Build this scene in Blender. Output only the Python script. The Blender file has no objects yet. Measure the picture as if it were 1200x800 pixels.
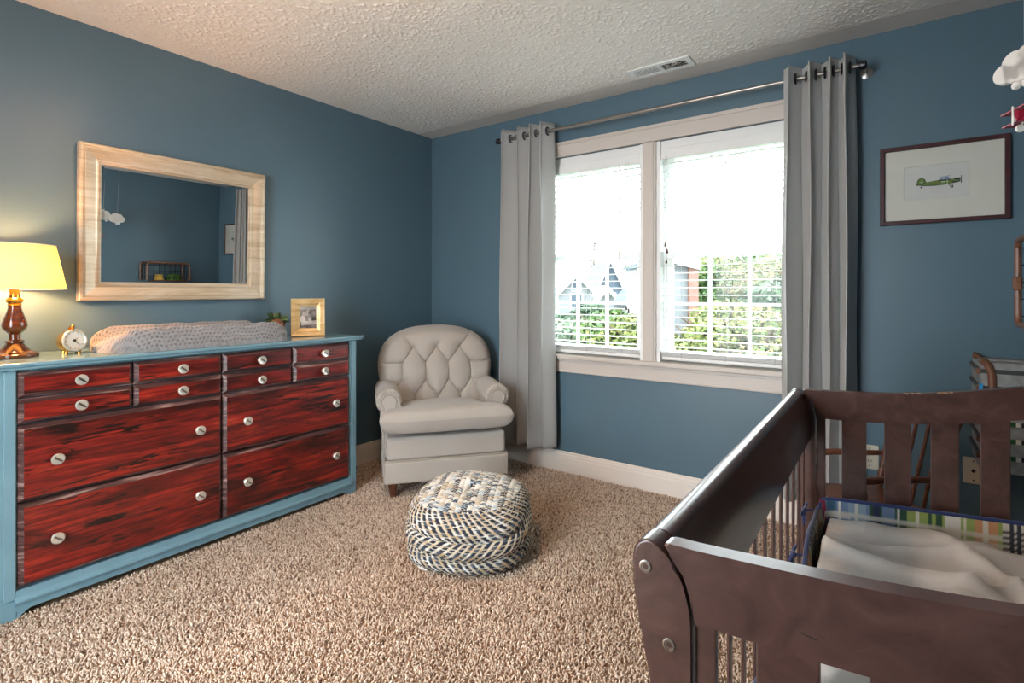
import bpy, bmesh, math, random
import numpy as np
from mathutils import Vector, Matrix, noise
random.seed(7)
PI = math.pi
C = bpy.context.scene.collection
WM = {}                                   # world matrix of every object built

# ------------------------------------------------------------------ camera model (1200 x 800 frame)
FPX, HOR, YAW = 617.0, 342.0, math.radians(35.8)
CAM = Vector((3.011, -3.067, 1.205))
H = 2.44
RW = 3.58                                 # right wall
FWD = Vector((-math.sin(YAW), math.cos(YAW), 0)); RGT = Vector((math.cos(YAW), math.sin(YAW), 0))

# ------------------------------------------------------------------ helpers
def lin(r, g, b):
    f = lambda c: (c/255/12.92 if c/255 <= .04045 else ((c/255+.055)/1.055)**2.4)
    return (f(r), f(g), f(b))

class NT:
    def __init__(s, name):
        s.m = bpy.data.materials.new(name); s.m.use_nodes = True
        s.t = s.m.node_tree; s.t.nodes.clear()
        s.out = s.n('ShaderNodeOutputMaterial')
        s._co = None
    def n(s, typ, **kw):
        x = s.t.nodes.new(typ)
        for k, v in kw.items(): setattr(x, k, v)
        return x
    def l(s, a, b): s.t.links.new(a, b)
    def setin(s, node, key, val):
        sk = node.inputs[key]
        if hasattr(val, 'is_linked') or hasattr(val, 'links'): s.l(val, sk)
        else:
            if isinstance(val, tuple) and len(val) == 3 and sk.type == 'RGBA': val = (*val, 1)
            sk.default_value = val
    def co(s, kind='Object'):
        if s._co is None: s._co = s.n('ShaderNodeTexCoord')
        return s._co.outputs[kind]
    def mapped(s, scale, kind='Object', rot=(0,0,0)):
        mp = s.n('ShaderNodeMapping'); s.l(s.co(kind), mp.inputs['Vector'])
        mp.inputs['Scale'].default_value = scale if isinstance(scale, tuple) else (scale,)*3
        mp.inputs['Rotation'].default_value = rot
        return mp.outputs[0]
    def noise(s, vec, scale=1, detail=3, rough=.5, dist=0):
        x = s.n('ShaderNodeTexNoise'); s.l(vec, x.inputs['Vector'])
        x.inputs['Scale'].default_value = scale; x.inputs['Detail'].default_value = detail
        x.inputs['Roughness'].default_value = rough; x.inputs['Distortion'].default_value = dist
        return x.outputs['Fac']
    def ramp(s, fac, stops):
        r = s.n('ShaderNodeValToRGB'); s.l(fac, r.inputs['Fac'])
        e = r.color_ramp.elements
        while len(e) < len(stops): e.new(.5)
        for el, (p, c) in zip(e, stops): el.position = p; el.color = (*c, 1)
        return r.outputs['Color']
    def mix(s, fac, a, b, blend='MIX'):
        x = s.n('ShaderNodeMix', data_type='RGBA', blend_type=blend)
        s.setin(x, 0, fac); s.setin(x, 6, a); s.setin(x, 7, b)
        return x.outputs[2]
    def math(s, op, a, b=0.0):
        x = s.n('ShaderNodeMath', operation=op); s.setin(x, 0, a); s.setin(x, 1, b); return x.outputs[0]
    def bump(s, h, strength=.3, dist=.01, normal=None):
        x = s.n('ShaderNodeBump'); s.l(h, x.inputs['Height'])
        x.inputs['Strength'].default_value = strength; x.inputs['Distance'].default_value = dist
        if normal: s.l(normal, x.inputs['Normal'])
        return x.outputs[0]
    def principled(s, color, rough=.5, metal=0., normal=None, **kw):
        p = s.n('ShaderNodeBsdfPrincipled')
        s.setin(p, 'Base Color', color); s.setin(p, 'Roughness', rough); s.setin(p, 'Metallic', metal)
        if normal is not None: s.l(normal, p.inputs['Normal'])
        for k, v in kw.items(): s.setin(p, k.replace('_', ' '), v)
        s.l(p.outputs[0], s.out.inputs[0]); s.p = p
        return s.m

def pbr(name, color, rough=.5, metal=0., var=None, vscale=3., bump=None, **kw):
    """colour with gentle noise variation (var = second colour) and bump = (scale, strength, distance)"""
    t = NT(name); col = color
    if var:
        col = t.mix(t.ramp(t.noise(t.mapped(vscale), 1, 4), [(.3, (0,0,0)), (.7, (1,1,1))]), color, var)
    nm = None
    if bump: nm = t.bump(t.noise(t.mapped(bump[0]), 1, 3), bump[1], bump[2])
    return t.principled(col, rough, metal, nm, **kw)

def attr_mat(name, rough=.8, bump=None, **kw):
    t = NT(name)
    a = t.n('ShaderNodeAttribute', attribute_name='Col')
    nm = t.bump(t.noise(t.mapped(bump[0]), 1, 3), bump[1], bump[2]) if bump else None
    return t.principled(a.outputs['Color'], rough, 0, nm, **kw)

def finish(name, me, mats, parent=None, smooth=None, local=False, angle=None):
    for m in (mats if isinstance(mats, (list, tuple)) else [mats]): me.materials.append(m)
    o = bpy.data.objects.new(name, me); C.objects.link(o)
    if parent is not None:
        o.parent = parent
        if not local: me.transform(WM[parent].inverted())
        WM[o] = WM[parent]
    else:
        WM[o] = Matrix.Identity(4)
    if smooth:
        me.polygons.foreach_set('use_smooth', [True]*len(me.polygons))
        if angle:
            try: me.set_sharp_from_angle(angle=math.radians(angle))
            except Exception: pass
    me.update()
    return o

def obj(name, bm, mats, parent=None, smooth=True, local=False, angle=35):
    me = bpy.data.meshes.new(name)
    bmesh.ops.recalc_face_normals(bm, faces=bm.faces[:])
    bm.to_mesh(me); bm.free()
    o = finish(name, me, mats, parent, smooth, local, angle)
    if smooth:
        w = o.modifiers.new('weighted_normals', 'WEIGHTED_NORMAL'); w.keep_sharp = True; w.weight = 80
    return o

def npobj(name, V, F, mats, parent=None, smooth=False, local=False, col=None, mi=None, angle=None):
    """V (n,3); F (m,k) with one k; col (n,3) linear colours per vertex"""
    V = np.asarray(V, dtype=np.float32); F = np.asarray(F, dtype=np.int32)
    me = bpy.data.meshes.new(name)
    k = F.shape[1]
    me.vertices.add(len(V)); me.vertices.foreach_set('co', V.ravel())
    me.loops.add(F.size); me.loops.foreach_set('vertex_index', F.ravel())
    me.polygons.add(len(F)); me.polygons.foreach_set('loop_start', np.arange(0, F.size, k, dtype=np.int32))
    me.polygons.foreach_set('loop_total', np.full(len(F), k, dtype=np.int32))
    me.update(calc_edges=True); me.validate()
    if col is not None:
        a = me.color_attributes.new('Col', 'FLOAT_COLOR', 'POINT')
        c4 = np.ones((len(V), 4), dtype=np.float32); c4[:, :3] = col
        a.data.foreach_set('color', c4.ravel())
    o = finish(name, me, mats, parent, smooth, local, angle)
    return o

def thing(name, label, cat, loc=(0,0,0), rotz=0., group=None):
    o = bpy.data.objects.new(name, None); C.objects.link(o)
    o.location = loc; o.rotation_euler = (0, 0, rotz); o.empty_display_size = .05
    WM[o] = Matrix.Translation(loc) @ Matrix.Rotation(rotz, 4, 'Z')
    return tag(o, label, cat, group)
def tag(o, label, cat=None, group=None, kind=None):
    o['label'] = label
    if cat: o['category'] = cat
    if group: o['group'] = group
    if kind: o['kind'] = kind
    return o
def struct(o, label=None):
    o['kind'] = 'structure'
    if label: o['label'] = label
    return o
def copy_tree(o, parent=None):
    c = o.copy(); C.objects.link(c)
    if parent is not None: c.parent = parent
    for ch in list(o.children): copy_tree(ch, c)
    return c

B = bmesh.new
def _grab(bm, n0): bm.verts.ensure_lookup_table(); return bm.verts[n0:]
def box(bm, x0, x1, y0, y1, z0, z1, bev=0., seg=2, mi=0, M=None):
    n0 = len(bm.verts); f0 = len(bm.faces)
    T = Matrix.Translation(((x0+x1)/2, (y0+y1)/2, (z0+z1)/2)) @ Matrix.Diagonal((abs(x1-x0), abs(y1-y0), abs(z1-z0), 1))
    g = bmesh.ops.create_cube(bm, size=1, matrix=T)
    if bev > 0:
        es = list({e for v in g['verts'] for e in v.link_edges})
        bmesh.ops.bevel(bm, geom=es, offset=bev, segments=seg, affect='EDGES', profile=.5)
    bm.faces.ensure_lookup_table()
    for f in bm.faces[f0:]: f.material_index = mi
    if M is not None: bmesh.ops.transform(bm, matrix=M, verts=_grab(bm, n0))
def frame_of(d):
    d = d.normalized(); a = Vector((0,0,1)) if abs(d.z) < .95 else Vector((1,0,0))
    x = d.cross(a).normalized(); return x, x.cross(d).normalized()
def tube(bm, pts, r, seg=10, closed=False, caps=True, mi=0, sq=None):
    pts = [Vector(p) for p in pts]; n = len(pts)
    rs = r if isinstance(r, (list, tuple)) else [r]*n
    rings = []; px = None
    for i, p in enumerate(pts):
        if closed: d = pts[(i+1) % n]-pts[i-1]
        else: d = pts[min(i+1, n-1)]-pts[max(i-1, 0)]
        if d.length < 1e-9: d = Vector((0,0,1))
        d.normalize()
        if px is None: px, _ = frame_of(d)
        px = (px-d*px.dot(d))
        if px.length < 1e-6: px, _ = frame_of(d)
        px.normalize(); py = d.cross(px)
        rings.append([bm.verts.new(p+(px*math.cos(2*PI*k/seg)+py*math.sin(2*PI*k/seg))*rs[i]) for k in range(seg)])
    for i in range(n if closed else n-1):
        a, b = rings[i], rings[(i+1) % n]
        for k in range(seg):
            f = bm.faces.new((a[k], a[(k+1) % seg], b[(k+1) % seg], b[k])); f.material_index = mi
    if caps and not closed:
        f = bm.faces.new(rings[0][::-1]); f.material_index = mi
        f = bm.faces.new(rings[-1]); f.material_index = mi
def lathe(bm, prof, seg=32, M=None, mi=0, sx=1., sy=1.):
    n0 = len(bm.verts); rings = []
    for r, z in prof:
        if r < 1e-6: rings.append([bm.verts.new((0, 0, z))])
        else: rings.append([bm.verts.new((r*math.cos(2*PI*k/seg)*sx, r*math.sin(2*PI*k/seg)*sy, z)) for k in range(seg)])
    for a, b in zip(rings, rings[1:]):
        for k in range(seg):
            q = [a[k % len(a)], a[(k+1) % len(a)], b[(k+1) % len(b)], b[k % len(b)]]
            q = list(dict.fromkeys(q))
            if len(q) > 2:
                try: f = bm.faces.new(q); f.material_index = mi
                except ValueError: pass
    for rg, rev in ((rings[0], True), (rings[-1], False)):
        if len(rg) > 2:
            f = bm.faces.new(rg[::-1] if rev else rg); f.material_index = mi
    if M is not None: bmesh.ops.transform(bm, matrix=M, verts=_grab(bm, n0))
def prism(bm, poly, fn, w0, w1, bev=0., seg=2, mi=0):
    """poly: 2-D outline; fn(u, v, w) -> point; extruded from w0 to w1"""
    f0 = len(bm.faces)
    a = [bm.verts.new(fn(u, v, w0)) for u, v in poly]; b = [bm.verts.new(fn(u, v, w1)) for u, v in poly]
    n = len(poly)
    fa = bm.faces.new(a[::-1]); fb = bm.faces.new(b)
    for i in range(n): bm.faces.new((a[i], a[(i+1) % n], b[(i+1) % n], b[i]))
    if bev > 0:
        es = list(fa.edges)+list(fb.edges)
        bmesh.ops.bevel(bm, geom=es, offset=bev, segments=seg, affect='EDGES', profile=.5)
    bm.faces.ensure_lookup_table()
    for f in bm.faces[f0:]: f.material_index = mi
def XZ(u, v, w): return (u, w, v)
def YZ(u, v, w): return (w, u, v)
def XY(u, v, w): return (u, v, w)
def gridF(nu, nv, wrap=False):
    """quads of an (nv, nu) vertex grid"""
    i, j = np.meshgrid(np.arange(nv-1), np.arange(nu if wrap else nu-1), indexing='ij')
    j2 = (j+1) % nu
    return np.stack([i*nu+j, i*nu+j2, (i+1)*nu+j2, (i+1)*nu+j], -1).reshape(-1, 4)
def ellipsoid(bm, c, r, sub=3, M=None, mi=0):
    n0 = len(bm.verts); f0 = len(bm.faces)
    bmesh.ops.create_icosphere(bm, subdivisions=sub, radius=1, matrix=Matrix.Translation(c) @ Matrix.Diagonal((*r, 1)))
    bm.faces.ensure_lookup_table()
    for f in bm.faces[f0:]: f.material_index = mi
    if M is not None: bmesh.ops.transform(bm, matrix=M, verts=_grab(bm, n0))
def smooth_field(nv, nu, sig, rng):
    """band-limited random field, unit variance, by FFT"""
    f = rng.standard_normal((nv, nu)); F = np.fft.rfft2(f)
    ky = np.fft.fftfreq(nv)[:, None]; kx = np.fft.rfftfreq(nu)[None, :]
    F *= np.exp(-2*(PI*sig)**2*(kx**2+ky**2)); g = np.fft.irfft2(F, (nv, nu))
    return (g-g.mean())/g.std()
rng = np.random.default_rng(5)

# ------------------------------------------------------------------ materials
def wall_paint():
    t = NT('blue_wall_paint')
    n = t.noise(t.mapped(2.2), 1, 3)
    col = t.mix(n, lin(80, 106, 122), lin(90, 117, 133))
    h = t.noise(t.mapped(260.), 1, 2)
    return t.principled(col, .37, 0, t.bump(h, .12, .002), Specular_IOR_Level=.55)
MT = {}
MT['wall'] = wall_paint()
MT['white_trim'] = pbr('white_trim_paint', lin(228, 220, 212), .35, bump=(30., .05, .002))
MT['casing'] = pbr('shaded_white_casing_paint', lin(206, 198, 191), .35, bump=(30., .05, .002))  # white trim paint, darkened so the backlit shade sits in its colour
MT['vinyl'] = pbr('white_vinyl', lin(238, 240, 240), .4, bump=(60., .04, .001))
def popcorn():
    t = NT('popcorn_ceiling')
    h = t.noise(t.mapped(120.), 1, 4, .65)
    col = t.mix(h, lin(226, 222, 216), lin(246, 244, 240))
    return t.principled(col, .9, 0, t.bump(h, .5, .006))
MT['popcorn'] = popcorn()
MT['ceiling_smooth'] = pbr('smooth_ceiling_paint', lin(215, 208, 202), .7, bump=(20., .1, .003))
MT['carpet_base'] = pbr('carpet_backing', lin(170, 140, 112), .95, var=lin(140, 112, 88), vscale=60., bump=(180., .6, .008))
MT['pile'] = attr_mat('carpet_yarn', .95)

def wood(name, stops, scale=(4., 40., 40.), rough=.4, bumpv=.1, dist=1.2, **kw):
    t = NT(name)
    n = t.noise(t.mapped(scale), 1, 5, .6, dist)
    return t.principled(t.ramp(n, stops), rough, 0, t.bump(n, bumpv, .004), **kw)
MT['espresso'] = wood('espresso_stained_wood', [(.25, lin(62, 41, 38)), (.55, lin(82, 57, 52)), (.8, lin(100, 73, 67))], (16., 2., 16.), .3, .03, Specular_IOR_Level=.5, Coat_Weight=.4, Coat_Roughness=.16)
MT['maple'] = wood('reddish_brown_turned_wood', [(.3, lin(72, 42, 30)), (.7, lin(122, 76, 56))], (8., 8., 40.), .3, .05)
MT['walnut'] = wood('amber_brown_lacquered_wood', [(.3, lin(60, 26, 10)), (.7, lin(112, 56, 22))], (10., 10., 30.), .16, .02, Coat_Weight=.6, Coat_Roughness=.1)
def red_stain():
    t = NT('distressed_red_stained_wood')
    v = t.mapped((9., 2.2, 22.))
    g = t.noise(v, 1, 6, .62, 1.0)
    fine = t.noise(t.mapped((20., 5., 110.)), 1, 4, .6, .6)
    big = t.noise(t.mapped((2., 1.3, 5.)), 1.3, 4, .6, .8)
    col = t.ramp(g, [(.28, lin(50, 11, 10)), (.42, lin(110, 22, 18)), (.56, lin(154, 38, 27)), (.74, lin(188, 66, 44))])
    col = t.mix(t.ramp(fine, [(.36, (.35,.35,.35)), (.6, (1,1,1))]), lin(60, 12, 10), col)
    col = t.mix(t.ramp(big, [(.38, (.12,.12,.12)), (.54, (1,1,1))]), lin(34, 9, 8), col)
    streak = t.noise(t.mapped((6., 3.4, 40.)), 1.1, 3, .66, 1.2)
    zone = t.noise(t.mapped((3., 1.6, 7.)), 1.7, 2, .5)
    mask = t.math('MULTIPLY', t.ramp(streak, [(.52, (0,0,0)), (.58, (1,1,1))]), t.ramp(zone, [(.45, (0,0,0)), (.56, (1,1,1))]))
    col = t.mix(mask, col, lin(22, 8, 7))
    return t.principled(col, .32, 0, t.bump(fine, .1, .003), Coat_Weight=.3, Coat_Roughness=.25)
MT['red'] = red_stain()
MT['dark_edge'] = wood('worn_lit_edge_wood', [(.36, lin(44, 24, 24)), (.55, lin(92, 62, 60)), (.72, lin(176, 146, 140))], (10., 3., 60.), .35, .08)  # worn dark edges; pale tones also paint in light caught on the chamfers
MT['teal_paint'] = pbr('dusty_teal_paint', lin(118, 155, 169), .38, var=lin(108, 144, 159), vscale=6., bump=(40., .06, .002))
MT['teal_gloss'] = pbr('glossy_teal_paint', lin(118, 155, 169), .2, var=lin(108, 144, 159), vscale=6., bump=(40., .03, .001), Coat_Weight=.3, Coat_Roughness=.15)
MT['nickel'] = pbr('brushed_nickel', lin(226, 224, 214), .3, .65, bump=(80., .05, .001))
MT['dark_metal'] = pbr('gunmetal', lin(70, 70, 75), .35, 1., bump=(60., .04, .001))
MT['rod_metal'] = pbr('satin_steel_rod', lin(150, 146, 142), .3, 1., bump=(60., .04, .001))
MT['brass'] = pbr('polished_brass', lin(212, 160, 82), .18, 1., bump=(40., .03, .001))
MT['copper'] = pbr('copper_brown_wood_rail', lin(138, 94, 70), .42, 0., var=lin(94, 62, 46), vscale=30., bump=(60., .1, .002))
MT['black_wire'] = pbr('black_wire', lin(30, 28, 28), .45, .6, bump=(60., .05, .001))
def gilt(name, a, b, c):
    t = NT(name)
    g = t.noise(t.mapped((12., 3., 26.)), 1, 5, .65, .8)
    col = t.ramp(g, [(.25, a), (.5, b), (.78, c)])
    return t.principled(col, .38, .35, t.bump(g, .12, .003))
MT['silver_gilt'] = gilt('whitewashed_silver_gilt_wood', lin(172, 150, 122), lin(208, 190, 164), lin(228, 220, 206))
MT['gold_frame'] = gilt('pale_gold_frame_wood', lin(188, 152, 96), lin(220, 190, 138), lin(240, 220, 180))
def mirror_glass():
    t = NT('mirror_silvering')
    n = t.noise(t.mapped(1.5), 1, 2)
    return t.principled((.86, .88, .88), t.math('MULTIPLY', n, .012), 1.)
MT['mirror'] = mirror_glass()
def fabric(name, a, b, scale=420., rough=.9, bumpv=.25, sheen=.3):
    t = NT(name)
    wv = t.noise(t.mapped(scale), 1, 2)
    big = t.noise(t.mapped(5.), 1, 3)
    col = t.mix(big, a, b)
    return t.principled(col, rough, 0, t.bump(wv, bumpv, .002), Sheen_Weight=sheen, Sheen_Roughness=.5)
MT['upholstery'] = fabric('greige_upholstery', lin(170, 163, 155), lin(184, 177, 169))
MT['piping'] = fabric('greige_piping', lin(160, 152, 142), lin(168, 160, 150))
def curtain_cloth():
    t = NT('silver_grey_curtain_cloth')
    slub = t.noise(t.mapped((60., 60., 900.)), 1, 2)
    col = t.mix(slub, lin(176, 177, 177), lin(198, 199, 199))
    t.principled(col, .55, 0, t.bump(slub, .1, .001), Sheen_Weight=.4)
    tr = t.n('ShaderNodeBsdfTranslucent'); tr.inputs[0].default_value = (*lin(200, 198, 192), 1)
    mx = t.n('ShaderNodeMixShader'); mx.inputs[0].default_value = .18
    t.l(t.p.outputs[0], mx.inputs[1]); t.l(tr.outputs[0], mx.inputs[2]); t.l(mx.outputs[0], t.out.inputs[0])
    return t.m
MT['curtain'] = curtain_cloth()
def slat_vinyl():
    t = NT('white_blind_slat')
    n = t.noise(t.mapped((3., 40., 40.)), 1, 3)
    t.principled(t.mix(n, lin(240, 242, 240), lin(250, 250, 248)), .45)
    tr = t.n('ShaderNodeBsdfTranslucent'); tr.inputs[0].default_value = (.95, .96, .95, 1)
    mx = t.n('ShaderNodeMixShader'); mx.inputs[0].default_value = .55
    t.l(t.p.outputs[0], mx.inputs[1]); t.l(tr.outputs[0], mx.inputs[2]); t.l(mx.outputs[0], t.out.inputs[0])
    return t.m
MT['slat'] = slat_vinyl()
def clear_glass(name='window_glass'):
    t = NT(name)
    tr = t.n('ShaderNodeBsdfTransparent'); tr.inputs[0].default_value = (.97, .985, .98, 1)
    gl = t.n('ShaderNodeBsdfGlossy'); gl.inputs['Roughness'].default_value = .01
    fr = t.n('ShaderNodeFresnel'); fr.inputs['IOR'].default_value = 1.35
    ge = t.n('ShaderNodeNewGeometry'); front = t.math('SUBTRACT', 1.0, ge.outputs['Backfacing'])
    mx = t.n('ShaderNodeMixShader'); t.l(t.math('MULTIPLY', fr.outputs[0], front), mx.inputs[0])
    t.l(tr.outputs[0], mx.inputs[1]); t.l(gl.outputs[0], mx.inputs[2]); t.l(mx.outputs[0], t.out.inputs[0])
    return t.m
MT['glass'] = clear_glass()
def shade_cloth():
    t = NT('cream_lamp_shade_cloth')
    n = t.noise(t.mapped(300.), 1, 2)
    df = t.n('ShaderNodeBsdfDiffuse'); t.l(t.mix(n, lin(226, 200, 140), lin(234, 210, 152)), df.inputs[0])
    tr = t.n('ShaderNodeBsdfTranslucent'); tr.inputs[0].default_value = (*lin(214, 190, 112), 1)
    mx = t.n('ShaderNodeMixShader'); mx.inputs[0].default_value = .2
    t.l(df.outputs[0], mx.inputs[1]); t.l(tr.outputs[0], mx.inputs[2]); t.l(mx.outputs[0], t.out.inputs[0])
    return t.m
MT['shade'] = shade_cloth()
def glow(name, color, s):
    t = NT(name); e = t.n('ShaderNodeEmission'); e.inputs[0].default_value = (*color, 1); e.inputs[1].default_value = s
    n = t.noise(t.mapped(4.), 1, 1); t.l(t.mix(n, color, tuple(c*.97 for c in color)), e.inputs[0])
    t.l(e.outputs[0], t.out.inputs[0]); return t.m
MT['cream'] = pbr('cream_mat_board', lin(218, 214, 207), .8, bump=(200., .08, .001))
MT['paper'] = pbr('pale_print_paper', lin(206, 204, 206), .8, var=lin(214, 212, 210), vscale=8., bump=(200., .05, .001))
MT['mahogany'] = wood('dark_mahogany_frame', [(.3, lin(48, 22, 26)), (.7, lin(80, 40, 44))], (6., 30., 30.), .35)
MT['navy'] = fabric('navy_piping_cloth', lin(30, 44, 92), lin(38, 54, 106))
def sheet_cloth():
    t = NT('ivory_sateen_sheet')
    n = t.noise(t.mapped(7.), 1, 4)
    return t.principled(t.mix(n, lin(196, 190, 184), lin(212, 207, 202)), .36, 0, t.bump(t.noise(t.mapped(24.), 1, 4, .5, .8), .22, .012), Sheen_Weight=.2)
MT['sheet'] = sheet_cloth()
MT['plaid'] = attr_mat('patchwork_plaid_cotton', .85, (300., .2, .002))
MT['pouf'] = attr_mat('woven_blue_cream_yarn', .95, (160., .5, .004))
MT['leaf'] = attr_mat('outdoor_leaves', .7)
MT['bark'] = pbr('tree_bark', lin(84, 70, 58), .9, var=lin(60, 50, 42), vscale=6., bump=(12., .6, .03))
MT['felt_white'] = pbr('white_felt', lin(232, 230, 226), .9, bump=(260., .2, .002))
MT['red_lacquer'] = pbr('raspberry_red_lacquer', lin(150, 22, 52), .3, bump=(30., .03, .001))
MT['string'] = pbr('pale_string', lin(190, 196, 198), .8, bump=(300., .2, .001))
MT['plate'] = pbr('ivory_wall_plate', lin(214, 204, 186), .35, bump=(30., .03, .001))
MT['black'] = pbr('black_plastic', lin(22, 22, 22), .5, bump=(40., .03, .001))
SKY, FILL, CEIL, CGLOW, EXPO = 13., 42., 11., 7., 0.08
# ================================================================== the room
def room():
    WX0, WX1, WZ0, WZ1 = 1.0, 2.653, .785, 2.106
    T = .14; YF = -3.75
    bm = B(); box(bm, -T, 0, YF, T, 0, H+.1); struct(obj('wall_left', bm, MT['wall'], smooth=False), 'blue painted wall behind the dresser and mirror')
    bm = B()
    box(bm, 0, WX0, 0, T, 0, H+.1); box(bm, WX1, RW, 0, T, 0, H+.1)
    box(bm, WX0, WX1, 0, T, 0, WZ0); box(bm, WX0, WX1, 0, T, WZ1, H+.1)
    struct(obj('wall_back', bm, MT['wall'], smooth=False), 'blue painted wall with the double window')
    bm = B(); box(bm, RW, RW+T, YF, T, 0, H+.1); struct(obj('wall_right', bm, MT['wall'], smooth=False), 'blue painted wall beside the crib')
    bm = B(); box(bm, -T, 1.15, YF-T, YF, 0, H+.1); box(bm, 2.1, RW+T, YF-T, YF, 0, H+.1); box(bm, 1.15, 2.1, YF-T, YF, 2.1, H+.1)  # unseen wall; its opening is made up to let the fill light in
    struct(obj('wall_front', bm, MT['wall'], smooth=False), 'blue wall behind the camera, with an opening added for the fill light')
    bm = B(); box(bm, -T, RW+T, -5.2, T, -.2, 0); struct(obj('floor', bm, MT['carpet_base'], smooth=False), 'beige carpeted floor')
    # popcorn ceiling: real bumps, smooth painted border along the window wall
    ny, nx = 800, 800
    ys = np.linspace(-3.75, -.15, ny); xs = np.linspace(0, RW, nx)
    X, Y = np.meshgrid(xs, ys)
    f = smooth_field(ny, nx, .85, rng)
    Z = H-np.clip(f-.1, 0, 2.0)*.0021
    edge = np.minimum(np.clip((-.15-Y)/.03, 0, 1), np.clip(X/.012, 0, 1)); Z = H-(H-Z)*edge
    o = npobj('ceiling', np.stack([X, Y, Z], -1).reshape(-1, 3), gridF(nx, ny)[:, ::-1], MT['popcorn'], smooth=True)
    struct(o, 'white popcorn textured ceiling')
    bm = B(); box(bm, 0, RW, -.152, 0, H, H+.02); box(bm, -T, RW+T, YF, T, H+.02, H+.1)
    o2 = obj('ceiling_border', bm, MT['ceiling_smooth'], parent=o, smooth=False)
    # baseboards with a moulded cap
    prof = [(0, 0), (.016, 0), (.016, .098), (.013, .104), (.0125, .118), (.008, .124), (.007, .134), (.003, .14), (0, .14)]
    def base(name, fn, a, b, label):
        bm = B(); prism(bm, prof, fn, a, b); struct(obj(name, bm, MT['white_trim'], smooth=False), label)
    base('baseboard_back', lambda u, v, w: (w, -u, v), 0, RW, 'white moulded baseboard under the window')
    base('baseboard_left', lambda u, v, w: (u, w, v), -3.75, 0, 'white moulded baseboard behind the dresser and armchair')
    base('baseboard_right', lambda u, v, w: (RW-u, w, v), -3.75, 0, 'white moulded baseboard behind the crib')
    # ---- casing
    def cas(name, poly, fn, a, b, label, bev=.004):
        bm = B(); prism(bm, poly, fn, a, b, bev, 2); struct(obj(name, bm, MT['casing'], smooth=False), label)
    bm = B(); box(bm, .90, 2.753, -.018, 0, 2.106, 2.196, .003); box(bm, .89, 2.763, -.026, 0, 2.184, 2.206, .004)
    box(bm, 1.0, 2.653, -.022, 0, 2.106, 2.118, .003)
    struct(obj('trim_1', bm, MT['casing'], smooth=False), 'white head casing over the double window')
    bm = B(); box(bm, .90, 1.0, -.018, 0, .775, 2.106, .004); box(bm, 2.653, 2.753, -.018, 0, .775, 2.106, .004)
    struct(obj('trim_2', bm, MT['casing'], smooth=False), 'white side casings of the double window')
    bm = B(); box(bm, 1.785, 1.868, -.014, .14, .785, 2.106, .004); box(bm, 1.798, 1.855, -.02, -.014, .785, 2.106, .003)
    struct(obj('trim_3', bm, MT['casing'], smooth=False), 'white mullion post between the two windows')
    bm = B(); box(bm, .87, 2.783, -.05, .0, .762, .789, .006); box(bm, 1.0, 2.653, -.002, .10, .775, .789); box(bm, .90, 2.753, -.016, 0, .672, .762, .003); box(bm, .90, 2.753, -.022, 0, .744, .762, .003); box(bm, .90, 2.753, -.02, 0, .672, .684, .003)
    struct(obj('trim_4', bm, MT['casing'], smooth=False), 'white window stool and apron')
    # ---- windows
    for k, (x0, x1) in enumerate(((1.0, 1.785), (1.868, 2.653))):
        w = bpy.data.objects.new('window_%d' % (k+1), None); C.objects.link(w); w.location = ((x0+x1)/2, .1, WZ0)
        WM[w] = Matrix.Translation(w.location); struct(w, ('white double hung window nearest the armchair', 'white double hung window behind the crib')[k])
        bm = B(); j = .022
        box(bm, x0, x0+j, .0, .16, WZ0, WZ1); box(bm, x1-j, x1, .0, .16, WZ0, WZ1)
        box(bm, x0, x1, .015, .16, 2.055, WZ1); box(bm, x0, x1, .10, .17, WZ0, WZ0+.02)
        for xx in (x0+j, x1-j-.016): box(bm, xx, xx+.016, .06, .07, WZ0, 2.055)
        obj('window_frame', bm, MT['vinyl'], w, smooth=False)
        def sash(name, z0, z1, y0, y1):
            bm = B(); s = .048
            a, b = x0+j, x1-j
            box(bm, a, a+s, y0, y1, z0, z1, .004); box(bm, b-s, b, y0, y1, z0, z1, .004)
            box(bm, a+s, b-s, y0, y1, z0, z0+s*1.1, .004); box(bm, a+s, b-s, y0, y1, z1-s*.9, z1, .004)
            ym = (y0+y1)/2
            for q in (1, 2):
                xm = a+s+(b-a-2*s)*q/3; box(bm, xm-.009, xm+.009, ym-.008, ym+.008, z0+s, z1-s*.8)
            zm = (z0+z1)/2; box(bm, a+s, b-s, ym-.0075, ym+.0075, zm-.008, zm+.008)
            so = obj(name, bm, MT['vinyl'], w, smooth=False)
            bm = B(); box(bm, a+s-.004, b-s+.004, ym-.002, ym+.002, z0+s, z1-s*.8)
            obj('glass_pane', bm, MT['glass'], so, smooth=False)
        sash('upper_sash', 1.418, 2.056, .112, .146); sash('lower_sash', WZ0+.015, 1.465, .074, .108)
        # ---- blind
        bl = thing('window_blind', ('white slatted blind lowered in the window nearest the armchair, gabled houses beyond it', 'white slatted blind lowered in the window behind the crib, green trees beyond it')[k], 'blind', ((x0+x1)/2, .04, 2.05), 0, 'white slatted window blinds')
        a, b = x0+.027, x1-.027
        bm = B(); box(bm, a, b, .012, .062, 2.005, 2.055, .004); box(bm, a-.003, b+.003, .005, .012, 1.995, 2.057, .003)
        obj('headrail', bm, MT['vinyl'], bl, smooth=False)
        z = 1.975; n = 0
        sl0 = None
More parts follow.
